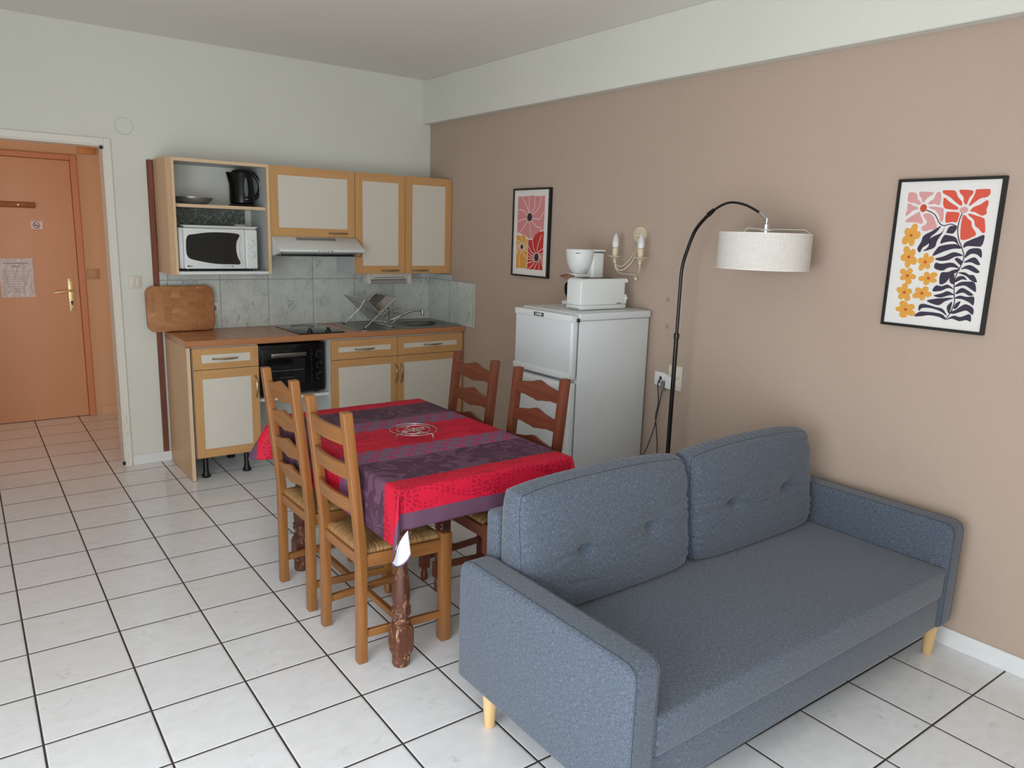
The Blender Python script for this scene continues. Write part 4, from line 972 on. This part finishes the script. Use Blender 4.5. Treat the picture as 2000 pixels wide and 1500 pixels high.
A2_STEM=[[(0.3,0.805),(0.391,0.775),(0.45,0.718),(0.501,0.7),(0.57,0.71),(0.634,0.693)],[(0.663,0.783),(0.645,0.732),(0.642,0.677),(0.664,0.613),(0.711,0.55),(0.741,0.494),(0.726,0.438),(0.696,0.381),(0.685,0.316),(0.699,0.243),(0.713,0.187),(0.693,0.12),(0.65,0.06)]]
A2_YEL=[(0.175,0.629,0.099,0.082),(0.181,0.477,0.095,0.078),(0.362,0.448,0.083,0.066),(0.192,0.345,0.099,0.058),(0.417,0.337,0.097,0.052),(0.183,0.225,0.096,0.062),(0.371,0.228,0.096,0.057),(0.222,0.104,0.127,0.058)]
A2_C=[(0.267,0.818,0.035,0.027),(0.674,0.804,0.041,0.021)]
A1_BLK=[[(0.107,0.928),(0.216,0.929),(0.415,0.93),(0.521,0.934),(0.671,0.926),(0.881,0.929),(0.882,0.736),(0.871,0.534),(0.782,0.533),(0.695,0.491),(0.608,0.425),(0.546,0.436),(0.47,0.429),(0.36,0.464),(0.312,0.478),(0.106,0.498),(0.103,0.774)],[(0.091,0.473),(0.203,0.465),(0.313,0.476),(0.392,0.434),(0.431,0.411),(0.424,0.076),(0.105,0.076)],[(0.449,0.417),(0.578,0.422),(0.641,0.479),(0.753,0.517),(0.886,0.525),(0.882,0.364),(0.885,0.072),(0.44,0.07)]]
A1_WL=[[(0.446,0.731),(0.375,0.808),(0.296,0.867),(0.222,0.926)],[(0.455,0.737),(0.441,0.831),(0.437,0.929)],[(0.516,0.739),(0.603,0.806),(0.59,0.876),(0.605,0.927)],[(0.562,0.719),(0.708,0.782),(0.762,0.874),(0.782,0.928)],[(0.565,0.667),(0.745,0.667),(0.816,0.713),(0.873,0.736)],[(0.38,0.702),(0.285,0.761),(0.103,0.774)],[(0.382,0.661),(0.258,0.655),(0.102,0.625)],[(0.414,0.637),(0.263,0.547),(0.154,0.486)],[(0.46,0.631),(0.495,0.537),(0.516,0.43)],[(0.521,0.643),(0.66,0.579),(0.781,0.562),(0.827,0.527)],[(0.309,0.327),(0.333,0.311),(0.416,0.323)],[(0.3,0.314),(0.314,0.296),(0.418,0.287)],[(0.284,0.305),(0.303,0.258),(0.422,0.198)],[(0.263,0.303),(0.2,0.205),(0.223,0.076)],[(0.242,0.307),(0.148,0.289),(0.106,0.23)],[(0.227,0.317),(0.162,0.327),(0.104,0.293)],[(0.221,0.33),(0.182,0.346),(0.103,0.327)],[(0.225,0.344),(0.202,0.361),(0.102,0.359)],[(0.238,0.355),(0.218,0.383),(0.1,0.412)],[(0.257,0.361),(0.277,0.403),(0.202,0.467)],[(0.278,0.36),(0.363,0.396),(0.376,0.469)],[(0.296,0.353),(0.37,0.35),(0.413,0.39)],[(0.307,0.341),(0.353,0.326),(0.415,0.351)],[(0.746,0.213),(0.802,0.227),(0.886,0.207)],[(0.74,0.202),(0.816,0.208),(0.888,0.174)],[(0.729,0.194),(0.828,0.174),(0.891,0.114)],[(0.714,0.189),(0.779,0.15),(0.784,0.075)],[(0.698,0.189),(0.707,0.142),(0.638,0.07)],[(0.682,0.193),(0.616,0.135),(0.463,0.065)],[(0.67,0.201),(0.596,0.168),(0.443,0.142)],[(0.663,0.211),(0.581,0.19),(0.441,0.191)],[(0.662,0.222),(0.566,0.211),(0.439,0.232)],[(0.668,0.233),(0.551,0.237),(0.437,0.282)],[(0.68,0.241),(0.539,0.284),(0.433,0.368)],[(0.695,0.246),(0.596,0.345),(0.56,0.478)],[(0.711,0.246),(0.729,0.352),(0.823,0.481)],[(0.727,0.242),(0.761,0.28),(0.878,0.327)],[(0.739,0.234),(0.773,0.255),(0.882,0.269)],[(0.746,0.224),(0.787,0.24),(0.884,0.236)]]
A1_C=[(0.467,0.684,0.076,0.049),(0.265,0.332,0.041,0.03),(0.704,0.217,0.067,0.048)]
def art2(b, pt, W_, H_):
    mats = [flat('ink_pink', 'D99A98'), flat('ink_coral', 'D9523C'), flat('ink_aubergine', '32283C'), flat('ink_ochre', 'E0A040'), flat('ink_red', 'C84A2C')]
    for s in A2_PINK: shape(b, pt, s, 1, 0)
    for s in A2_RED: shape(b, pt, s, 1, 1)
    for s in A2_DARK: shape(b, pt, s, 2, 2)
    for s in A2_STEM: stroke(b, pt, s, 3, 2, .0036, W_, H_)
    disc(b, pt, A2_C[0], 4, 4); disc(b, pt, A2_C[1], 4, 0)
    for i, c in enumerate(A2_YEL):
        disc(b, pt, c, 1, 3, pet=5, amp=.55, ph=i*1.1); disc(b, pt, (c[0], c[1], .017, .010), 2, 4)
    return mats
def art1(b, pt, W_, H_):
    mats = [flat('ink_dusty_pink', 'D48888'), flat('ink_mustard', 'DE9A3E'), flat('ink_scarlet', 'C22E2A'), flat('ink_cream', 'E8DCD4'), flat('ink_plum', '33202A')]
    for i, s in enumerate(A1_BLK): shape(b, pt, s, .6+.35*i, i, 1)
    for s in A1_WL: stroke(b, pt, s, 2, 3, .0048, W_, H_)
    for c in A1_C: disc(b, pt, (c[0], c[1], c[2]*1.18, c[3]*1.12), 3, 3); disc(b, pt, c, 4, 4)
    return mats
picture('small framed print of pink, mustard and red flowers, left of the wall light', -1.535, -1.145, 1.314, 1.890, art1)
picture('framed print of dark leaves, coral and yellow flowers, right of the lamp shade', -4.140, -3.748, 1.272, 1.858, art2)
# ---- arc floor lamp
t = thing('floor_lamp', 'black arc floor lamp with a white drum shade behind the sofa', 'floor lamp', (-.20, -2.806, 0))
b = MB(); b.lathe([(.125, .001), (.125, .018), (.118, .024), (.02, .028), (.014, .032)], (-.2, -2.806, 0), 40); obj('base', b, M_lampblack, t)
b = MB(); b.cyl((-.2, -2.806, 0), .0115, .030, 1.10, 16); b.cyl((-.2, -2.806, 0), .0145, 1.095, 1.125, 16, bev=.003); b.cyl((-.2, -2.806, 0), .0085, 1.12, 1.42, 16); obj('pole', b, M_lampblack, t)
b = MB(); b.tube(spl([(-.2, -2.806, 1.41), (-.201, -2.811, 1.46), (-.203, -2.83, 1.525), (-.206, -2.882, 1.642), (-.211, -2.968, 1.722)], 8), .0085, 12)
b.tube([(-.2105, -2.955, 1.712), (-.2125, -2.985, 1.733)], [.012, .0095], 12)
b.tube(spl([(-.212, -2.975, 1.727), (-.218, -3.04, 1.757), (-.224, -3.10, 1.766), (-.231, -3.18, 1.752), (-.237, -3.262, 1.717)], 8), .0058, 12); obj('arc', b, M_lampblack, t)
b = MB(); b.tube([(-.2365, -3.258, 1.719), (-.240, -3.298, 1.690)], [.007, .006], 12); b.cyl((-.240, -3.300, 0), .006, 1.665, 1.695, 12); b.lathe([(.008, 1.672), (.018, 1.668), (.019, 1.634), (.019, 1.630)], (-.240, -3.300, 0), 20)
b.box(-.265, -.24, -3.305, -3.295, 1.650, 1.656); obj('lamp_holder', b, M_chrome, t)
sx, sy, sr, z0, z1 = -.240, -3.298, .198, 1.476, 1.630
b = MB(); P = []
for r, z in ((sr, z0), (sr, z1), (sr-.002, z1), (sr-.002, z0), (sr, z0)):
    P.append([(sx+r*math.cos(2*PI*k/64), sy+r*math.sin(2*PI*k/64), z) for k in range(65)])
b.grid([[P[i][j] for i in range(5)] for j in range(65)])
for f in b.bm.faces:
    for l in f.loops:
        a = math.atan2(l.vert.co.y-sy, l.vert.co.x-sx); l[b.uv].uv = (a*sr, l.vert.co.z)
s_ = obj('lamp_shade', b, M_linen, t)
b = MB()
for z in (z0, z1): b.tube([(sx+(sr-.0005)*math.cos(2*PI*k/64), sy+(sr-.0005)*math.sin(2*PI*k/64), z) for k in range(64)], .0022, 6, closed=True)
obj('rim_tape', b, M_paper, s_)
b = MB()
for k in range(3):
    a = 2*PI*k/3+1.2; d = (math.cos(a), math.sin(a)); q = lambda r, z: (sx+r*d[0], sy+r*d[1], z)
    b.tube([q(sr-.003, z1-.001), q(sr-.035, z1+.020), q(.015, z1+.018)], .0018, 6)
b.lathe([(.030, z1+.012), (.030, z1+.018), (.010, z1+.020)], (sx, sy, 0), 24)
obj('shade_carrier', b, M_appl, t)
b = MB(); b.lathe([(.018, z1+.012), (.020, z1-.03), (.014, z1-.035)], (sx, sy, 0), 20); b.lathe([(.012, z1-.035), (.024, z1-.07), (.027, z1-.09), (.018, z1-.112), (.001, z1-.118)], (sx, sy, 0), 24, mi=1); obj('bulb', b, [M_socket, M_bulb], t)
# ================================================================ DINING TABLE
TX0, TX1, TY0, TY1, TZ = -2.005, -1.250, -3.222, -2.033, .745
t = thing('dining_table', 'worn dark oak dining table with turned legs under the red and purple cloth', 'table', (-1.63, -2.63, 0))
b = MB(); b.box(TX0+.004, TX1-.004, TY0+.004, TY1-.004, .715, .744, .006, 2, long=1); obj('tabletop', b, M_tabletop, t)
b = MB(); 
for x in (-1.915, -1.335): b.box(x-.012, x+.012, -3.03, -2.14, .635, .7145)
for y in (-3.068, -2.085): b.box(-1.88, -1.37, y-.012, y+.012, .635, .7145)
obj('apron', b, M_tabletop, t)
prof = [(.030, .001), (.033, .008), (.0335, .040), (.028, .046), (.036, .052), (.037, .070), (.037, .140), (.036, .160), (.028, .172), (.034, .178), (.026, .186), (.024, .194), (.033, .204), (.036, .214), (.033, .224), (.036, .232), (.029, .240),
        (.031, .252), (.0325, .275), (.031, .300), (.027, .345), (.022, .390), (.0185, .430), (.018, .455), (.024, .462), (.018, .470), (.024, .478), (.019, .488), (.019, .500), (.030, .515), (.036, .530), (.036, .545), (.036, .7145)]
sqf = lambda h: 1.0 if (.066 < h < .145) or h > .529 else (.55 if .050 < h < .165 else 0)
for x, y in ((-1.912, -3.068), (-1.918, -2.098), (-1.336, -3.068), (-1.336, -2.072)):
    b = MB(); b.lathe(prof, (x, y, 0), 32, sq=sqf); obj('leg', b, M_table, t)
# ---- cloth
cu, cv = (TX0+TX1)/2, (TY0+TY1)/2; hx, hy = (TX1-TX0)/2+.0015, (TY1-TY0)/2+.0015
OX, OY = .205, .140
def drape(u, v):
    px, py = max(-hx, min(hx, u)), max(-hy, min(hy, v)); ox, oy = u-px, v-py; L = math.hypot(ox, oy)
    z = TZ+.0012
    if L < 1e-6: return Vector((cu+u, cv+v, z+.0006*math.sin(u*30)*math.sin(v*23)))
    dx, dy = ox/L, oy/L; cor = 2*abs(dx*dy)              # 1 on the diagonal
    left, far = u < 0, v > 0
    fl = .52 if (left and far) else (.19 if left else (.20 if not far else .15))
    s = .006*(1-math.exp(-L/.008))+L*fl*cor**1.2
    wave = 0
    if cor < .3:
        q = v if abs(dx) > abs(dy) else u
        amp = .007 if abs(dy) > abs(dx) else .003
        wave = amp*(math.sin(q*21+1)+.6*math.sin(q*37+2))*min(1, L/.14)*(1-cor/.3)
        wave = max(wave, -.003*min(1, L/.05))
    s += max(wave, 0) if not (abs(dx) > abs(dy)) else max(0, min(wave, .004))
    dz = math.sqrt(max(L*L-s*s, 0)) if L > .02 else L*.8
    return Vector((cu+px+dx*s, cv+py+dy*s, z-dz))
def axis_vals(h, o, n, m): return [-h-o+o*i/m for i in range(m)]+[-h+2*h*i/n for i in range(n)]+[h+o*i/m for i in range(m+1)]
us, vs_ = axis_vals(hx, OX, 40, 26), axis_vals(hy, OY, 60, 20)
b = MB(); V = []
for u in us: V.append([b.bm.verts.new(drape(u, v)) for v in vs_])
# loose corner by the near left leg: twist the tip round a vertical line so the white backing shows
uvs = {}
for i, u in enumerate(us):
    for j, v in enumerate(vs_): uvs[V[i][j]] = (u, v)
pass

for i in range(len(us)-1):
    for j in range(len(vs_)-1):
        f = b.bm.faces.new((V[i][j], V[i+1][j], V[i+1][j+1], V[i][j+1])); f.smooth = True
        for l in f.loops: l[b.uv].uv = uvs[l.vert]
cl = obj('tablecloth', b, [M_cloth, M_lining], None, sharp=0); cl.location = (cu, cv, TZ); cl.data.transform(Matrix.Translation((-cu, -cv, -TZ)))
tag(cl, 'red and purple striped tablecloth with floral prints and a folded-back corner', 'tablecloth')
s_ = cl.modifiers.new('thickness', 'SOLIDIFY'); s_.thickness = .0012; s_.offset = -1; s_.material_offset = 1; s_.material_offset_rim = 0
b = MB(); P = []
cn = [(-2.030, .600), (-2.031, .556), (-2.029, .520), (-2.022, .497), (-2.010, .485), (-1.996, .488), (-1.985, .505), (-1.982, .540), (-1.980, .580), (-1.978, .604)]
for k in range(9):
    f_ = k/8
    row = []
    for j in range(9):
        g = j/8; zt_ = .512+.094*f_**.8; xl, xr = -2.040+.012*g*(1-f_), -1.969-.012*g
        zb2 = .478+.030*abs(2*f_-.9)**2.2
        x = xl+(xr-xl)*f_; row.append((x, -3.240+.012*math.sin(PI*f_)*(1-.3*g), zb2+(zt_-zb2)*g))
    P.append(row)
b.grid(P, mi=0); b.tube([(p[0][0], p[0][1]-.0008, p[0][2]) for p in P], .0026, 6, mi=1)
fc = obj('folded_corner', b, [M_lining, plain('plum_hem', '57405A', .6)], cl, sharp=0); fc['label'] = 'white backing showing at the folded corner'
m_ = fc.modifiers.new('thickness', 'SOLIDIFY'); m_.thickness = .001
# ---- trivet
t = thing('wire_trivet', 'round chrome wire trivet in the middle of the tablecloth', 'trivet', (-1.632, -2.655, .747))
cx, cy, zt = -1.632, -2.655, .775
b = MB()
for r in (.098, .070): b.tube([(cx+r*math.cos(2*PI*k/48), cy+r*math.sin(2*PI*k/48), zt) for k in range(48)], .0022, 8, closed=True)
obj('ring', b, M_chrome, t)
b = MB()
for k in range(4):
    a = PI/2*k+.35; d = (math.cos(a), math.sin(a)); p = lambda r, z: (cx+r*d[0], cy+r*d[1], z)
    b.tube([p(.012, zt-.003), p(.1, zt-.003), p(.106, zt-.006), p(.107, .7485)], .0020, 8)
obj('legs_cross', b, M_chrome, t)
b = MB(); P = []
for k in range(60): a = 2*PI*k/60; r = .034+.020*math.cos(4*a); P.append((cx+r*math.cos(a), cy+r*math.sin(a), zt-.001))
b.tube(P, .002, 8, closed=True); b.tube([(cx+.012*math.cos(2*PI*k/16), cy+.012*math.sin(2*PI*k/16), zt-.001) for k in range(16)], .002, 8, closed=True); obj('flower_wire', b, M_chrome, t)

# ================================================================ CHAIRS
def rush_seat(root, x0, x1, hb, hf):
    c = Vector(((x0+x1)/2, 0, .447)); cor = [Vector((x0, -hb, 0)), Vector((x1, -hf, 0)), Vector((x1, hf, 0)), Vector((x0, hb, 0))]
    b = MB(); n, m = 16, 10
    for e in range(4):
        p, q = cor[e], cor[(e+1) % 4]; mid = (p+q)/2; out = Vector((mid.x-c.x, mid.y, 0)).normalized()
        ridge = Vector((c.x, 0, 0)) if e in (1, 3) else None
        P = []
        for i in range(n+1):
            a = p.lerp(q, i/n); row = []
            # inner target: along the centre ridge for the long sides
            tgt = Vector((c.x, 0, 0))
            for k, (f, z) in enumerate(((-.04, .405), (-.055, .425), (-.03, .440), (.05, .449), (.2, .453), (.4, .452), (.6, .449), (.8, .446), (1, .443))):
                w_ = a.lerp(tgt, max(f, 0))+out*(-f*.14 if f < 0 else 0); row.append((w_.x, w_.y, z))
            P.append(row)
        V = b.grid(P)
    for f in b.bm.faces:
        ctr = f.calc_center_median(); d = ctr-c
        along_x = abs(d.y)/((hb+hf)/2) > abs(d.x)/((x1-x0)/2)
        for l in f.loops: l[b.uv].uv = (l.vert.co.x, l.vert.co.y) if along_x else (l.vert.co.y, l.vert.co.x)
    b.poly([(v.x, v.y, .405) for v in cor][::-1])
    bmesh.ops.remove_doubles(b.bm, verts=b.bm.verts, dist=.0005)
    bmesh.ops.recalc_face_normals(b.bm, faces=b.bm.faces)
    return obj('rush_seat', b, M_rush, root)
RK = .055
def xz(z): return -RK*max(0, z-.46)/.54 if z > .46 else 0
def slat(root, zc, h, yh, mat, style):
    n = 36; rows = []
    for i in range(n+1):
        t_ = -1+2*i/n; y = t_*yh
        if style == 'scallop':
            a = abs(t_)
            top = h*(.27+.26*math.exp(-(t_/.50)**2)+.03*math.cos(t_*9)*(1-a))
            bot = -h*(.30+.14*math.exp(-(t_/.42)**2)+.035*abs(math.cos(t_*7.5))*(1-a*.3))
        else: top = h*.5; bot = -h*.5
        bow = -.010-.016*(1-t_*t_) if style != 'scallop' else -.006*(1-t_*t_)
        x = xz(zc)+bow+.006; tk = .008
        k = xz(zc+top)-xz(zc); k2 = xz(zc+bot)-xz(zc)
        rows.append([(x+k+tk, y, zc+top-.002), (x+k+tk-.003, y, zc+top), (x+k-tk+.003, y, zc+top), (x+k-tk, y, zc+top-.002), (x+k2-tk, y, zc+bot+.002), (x+k2-tk+.003, y, zc+bot), (x+k2+tk-.003, y, zc+bot), (x+k2+tk, y, zc+bot+.002), (x+k+tk, y, zc+top-.002)])
    b = MB(); b.grid(rows); b.poly(rows[0][:-1]); b.poly(rows[-1][:-1][::-1])
    bmesh.ops.remove_doubles(b.bm, verts=b.bm.verts, dist=.0002); bmesh.ops.recalc_face_normals(b.bm, faces=b.bm.faces)
    for f in b.bm.faces:
        for l in f.loops: l[b.uv].uv = (l.vert.co.y+zc*3, l.vert.co.z)
    return obj('slat', b, mat, root)
def chair(label, style, mat, hgt):
    t = thing('dining_chair', label, 'chair', (0, 0, 0), 'ladder-back dining chairs')
    yb, D, s = .163, .342, .0185
    yf = .195 if style == 'scallop' else .190
    for sy in (-1, 1):
        b = MB(); xt = -RK*(hgt-.46)/.54
        b.prism([(-s, .001), (s, .001), (s, .455), (xt+s, hgt), (xt-s, hgt), (-s, .47)], 1, sy*yb-.0175, sy*yb+.0175, .004, 2, long=2); obj('back_post', b, mat, t)
        b = MB()
        if style == 'scallop':
            b.lathe([(.014, .001), (.017, .010), (.0165, .030), (.012, .048), (.011, .056), (.019, .062), (.019, .066), (.019, .128), (.019, .132), (.011, .140), (.016, .148), (.011, .156), (.016, .164), (.011, .172), (.013, .190), (.017, .225), (.016, .255), (.011, .290), (.016, .300), (.011, .310), (.019, .322), (.0195, .330), (.0195, .448)], (D, sy*yf, 0), 20, sq=lambda h: 1.0 if .060 < h < .135 or h > .318 else 0)
        else: b.box(D-.022, D+.022, sy*yf-.022, sy*yf+.022, .001, .456, .006, 2)
        obj('leg', b, mat, t)
        b = MB(); a0, a1 = sy*yb, sy*yf
        def rail(z0, z1, th, xa=s, xb=D-.018):
            f = lambda x: a0+(a1-a0)*x/D
            b.prism([(xa, f(xa)-th), (xb, f(xb)-th), (xb, f(xb)+th), (xa, f(xa)+th)], 2, z0, z1, .002, 1, long=0)
        rail(.378, .428, .010); obj('seat_rail', b, mat, t)
        b = MB(); rail(.098, .128, .009); obj('stretcher', b, mat, t)
    b = MB(); b.box(D-.012, D+.010, -yf+.018, yf-.018, .378, .428, .002, 1); obj('seat_rail', b, mat, t)
    b = MB(); b.box(-.008, .010, -yb+.018, yb-.018, .385, .425, .002, 1); obj('seat_rail', b, mat, t)
    b = MB(); b.box(D*.5-.011, D*.5+.011, -.168, .168, .100, .126, .002, 1); obj('stretcher', b, mat, t)
    rush_seat(t, .012, D-.010, yb-.012, yf-.020)
    zs = ((.918, .088), (.795, .086), (.675, .082), (.560, .078)) if style == 'scallop' else ((.875, .062), (.745, .060), (.615, .055))
    for zc, h in zs: slat(t, zc, h, yb-.016, mat, style)
    return t
c1 = chair('honey-coloured ladder-back chair with scalloped slats, in front of the mini oven', 'scallop', M_oak, 1.0)
c3 = copy_tree(c1)
for o in c3.children: 
    if o.type == 'MESH' and not o.name.startswith('rush_seat'):
        o.data = o.data.copy(); o.data.materials[0] = M_oak2
c4 = copy_tree(c3)
c1.location = (-2.030, -2.337, 0)
c2 = chair('honey-coloured dining chair with smooth curved slats and square legs, nearest the sofa arm', 'plain', M_oak, .97)
c2.location = (-2.028, -2.812, 0)
c3.location = (-1.145, -2.312, 0); c3.rotation_euler = (0, 0, PI); c3['label'] = 'reddish ladder-back chair at the table, in front of the corner base cabinet'
c4.location = (-1.145, -2.822, 0); c4.rotation_euler = (0, 0, PI); c4['label'] = 'reddish ladder-back chair at the table, in front of the fridge'

# ================================================================ SOFA
SX0, SX1, SY0, SY1 = -1.893, -.070, -4.205, -3.420
AL, AR = -1.787, -.176
t = thing('sofa', 'blue-grey fabric two-seat sofa on pale birch legs', 'sofa', ((SX0+SX1)/2, (SY0+SY1)/2, 0))
def seam(parent, pts, closed=False, r=.0014):
    b = MB(); b.tube(pts, r, 6, closed=closed); obj('seam', b, M_stitch, parent)
for x0, x1 in ((SX0, AL), (AR, SX1)):
    b = MB(); b.prism([(SY0, .135), (SY0, .558-.03), (SY0+.010, .550), (SY0+.034, .560), (SY1-.06, .560), (SY1-.012, .545), (SY1, .50), (SY1, .135)], 0, x0, x1, .016, 4, long=2)
    a = obj('armrest', b, M_sofa, t, sharp=60)
    xo = x0+.0135 if x0 == SX0 else x1-.0135
    for xe in (x0+.0145, x1-.0145):
        seam(a, [(xe, SY0, .150), (xe, SY0, .528), (xe, SY0+.0098, .5502), (xe, SY0+.034, .5601), (xe, SY1-.06, .5601), (xe, SY1-.012, .5452)], r=.0008)
b = MB(); b.box(AL+.001, AR-.001, SY0+.012, SY1-.002, .137, .2655, .005, 3, long=0); obj('base', b, M_sofa, t)
b = MB(); P = []
NX_, NY_ = 60, 30
b.box(AL+.001, AR-.001, SY0+.002, -3.500, .2660, .389, .014, 4, long=0); o = obj('seat_cushion', b, M_sofa, t, sharp=60)
for z in (.385,): seam(o, [(AL+.02, SY0+.0040, .3775), (AR-.02, SY0+.0040, .3775)], r=.0009)
b = MB(); b.box(AL-.004, AR+.004, -3.486, SY1, .268, .705, .018, 4, long=0); obj('backrest', b, M_sofa, t, sharp=60)
for x, y, tx, ty in ((SX0+.048, SY1-.13, .3, .3), (SX0+.055, SY0+.06, .3, -.3), (SX1-.068, SY0+.042, -.3, -.3), (SX1-.06, SY1-.13, -.3, .3)):
    b = MB(); b.lathe([(.0165, .001), (.018, .004), (.0265, .1345)], (x, y, 0), 24); obj('leg', b, M_birch, t)
def cushion(label, cx, hw, btn):
    z0, z1 = .390, .800
    t = thing('sofa_cushion', label, 'cushion', (cx, -3.58, z0), 'loose back cushions on the sofa')
    nx, nz = 150, 100; zc, hz = (z0+z1)/2, (z1-z0)/2
    random.seed(int(abs(cx)*100))
    wr = [(random.uniform(-1, 1), random.uniform(-1, 1), random.uniform(-.6, .6), random.uniform(.1, .25)) for _ in range(9)]
    def pos(a, c, side):
        # outline with soft corners
        kx = 1-.035*abs(c)**6-.012*(1-c*c)*0; kz = 1-.05*abs(a)**6
        x = cx+a*hw*kx; z = zc+c*hz*kz+(.012*(1-a*a) if c > 0 else 0)*abs(c)
        if c < -.9: z = max(z, z0+.0015)
        tt = (z-z0)/(z1-z0)
        yb_ = -3.4885; yfs = -3.628+.050*tt              # seam plane of the front face
        puff = .050*((1-a**4)*(1-c**4))**.40*(1-.10*tt)
        if side == 'b': return Vector((x, yb_ - .010*(1-((1-a**8)*(1-c**8))**.5), z))
        y = yfs-puff
        for bx, bz in btn:
            dx, dz = x-bx, z-bz; r2 = dx*dx+dz*dz
            y += .026*math.exp(-r2/(2*.020**2))+.010*math.exp(-r2/(2*.055**2))
            fq = (dz+.8*dx*dx)/.010; y += .016*(.5+fq)*math.exp(-fq*fq)*math.exp(-abs(dx)/.09)     # pulled crease
            fq = (dz-.45*dx)/.009; y += .009*(.4+fq)*math.exp(-fq*fq)*math.exp(-abs(dx)/.05)
        bx0, bx1 = btn[0][0], btn[1][0]; q = (x-bx0)/(bx1-bx0)
        if -.8 < q < 1.8: y += (.010 if cx > -1 else .004)*math.exp(-((z-btn[0][1]+.022*math.sin(PI*max(0, min(1, q))))/.009)**2)*(1.2+(z-btn[0][1]+.022*math.sin(PI*max(0, min(1, q))))/.009)*(1-abs(q-.5)/1.3)
        ed = max(abs(a), abs(c))
        for wx, wz, sl, ln in wr:        # small tension wrinkles near the piping
            dx, dz = a-wx, c-wz; dd = dz-sl*dx
            y += .005*math.exp(-(dd/.03)**2)*math.exp(-(dx/ln)**2)
        e2 = min(1, (1-abs(a))/.10)
        y += .0050*math.sin(z*130+3*math.sin(z*40))*(1-min(1, (1-abs(a))/.14))*(1-abs(c)**8)*min(1, (1-abs(a))/.02)
        return Vector((x, y, z))
    sv = lambda k, n: math.sin(PI/2*(-1+2*k/n)*.999)*.6+.4*(-1+2*k/n)
    A_ = [max(-1, min(1, sv(i, nx))) for i in range(nx+1)]; A_[0], A_[-1] = -1, 1
    C_ = [max(-1, min(1, sv(j, nz))) for j in range(nz+1)]; C_[0], C_[-1] = -1, 1
    b = MB(); F = [[b.bm.verts.new(pos(a, c, 'f')) for c in C_] for a in A_]
    Bk = [[b.bm.verts.new(pos(a, c, 'b')) for c in C_] for a in A_]
    for G in (F, Bk):
        for i in range(nx):
            for j in range(nz): b.bm.faces.new((G[i][j], G[i+1][j], G[i+1][j+1], G[i][j+1]))
    loop = [(i, 0) for i in range(nx)]+[(nx, j) for j in range(nz)]+[(i, nz) for i in range(nx, 0, -1)]+[(0, j) for j in range(nz, 0, -1)]
    nb = 8; prev = [F[i][j] for i, j in loop]; cen = Vector((cx, 0, zc))
    for k in range(1, nb+1):
        tt = k/nb
        cur = []
        for i, j in loop:
            p, q = F[i][j].co, Bk[i][j].co; w_ = p.lerp(q, tt); bul = .013*math.sin(PI*tt)
            d = Vector((w_.x-cx, 0, w_.z-zc)); d = Vector((d.x/hw, 0, d.z/hz)); d = Vector((d.x**3, 0, d.z**3)); d = d.normalized() if d.length > 0 else d
            w_ = w_+d*bul*(1 if d.z > -.5 else 0)+d*.0015*math.sin((w_.x+w_.z)*170)*math.sin(PI*tt)*(1 if d.z > -.5 else 0); w_.z = max(w_.z, z0+.0012)
            cur.append(Bk[i][j] if k == nb else b.bm.verts.new(w_))
        for m in range(len(loop)):
            m2 = (m+1) % len(loop); b.bm.faces.new((prev[m], prev[m2], cur[m2], cur[m]))
        prev = cur
    bmesh.ops.recalc_face_normals(b.bm, faces=b.bm.faces); b.bm.normal_update(); b._fin(list(b.bm.faces), 0)
    rim = [F[i][j].co.copy() for i, j in loop]
    body = obj('cover', b, M_sofa, t, sharp=0)
    b = MB(); b.tube([p+Vector((0, -.0002, 0)) for p in rim[::2]], .0011, 6, closed=True); obj('piping', b, M_stitch, t)
    for bx, bz in btn:
        y = pos((bx-cx)/hw, (bz-zc)/hz, 'f').y
        b = MB(); b.lathe([(.0125, y-.001), (.0125, y-.005), (.009, y-.009), (.001, y-.010)], (bx, 0, bz), 20, axis=1); obj('button', b, M_sofa, t)
    return t
cushion('left one of the two blue-grey buttoned back cushions on the sofa', -1.392, .388, ((-1.535, .578), (-1.225, .590)))
cushion('right one of the two blue-grey buttoned back cushions, next to the wall-side armrest', -.588, .388, ((-.757, .586), (-.405, .588)))
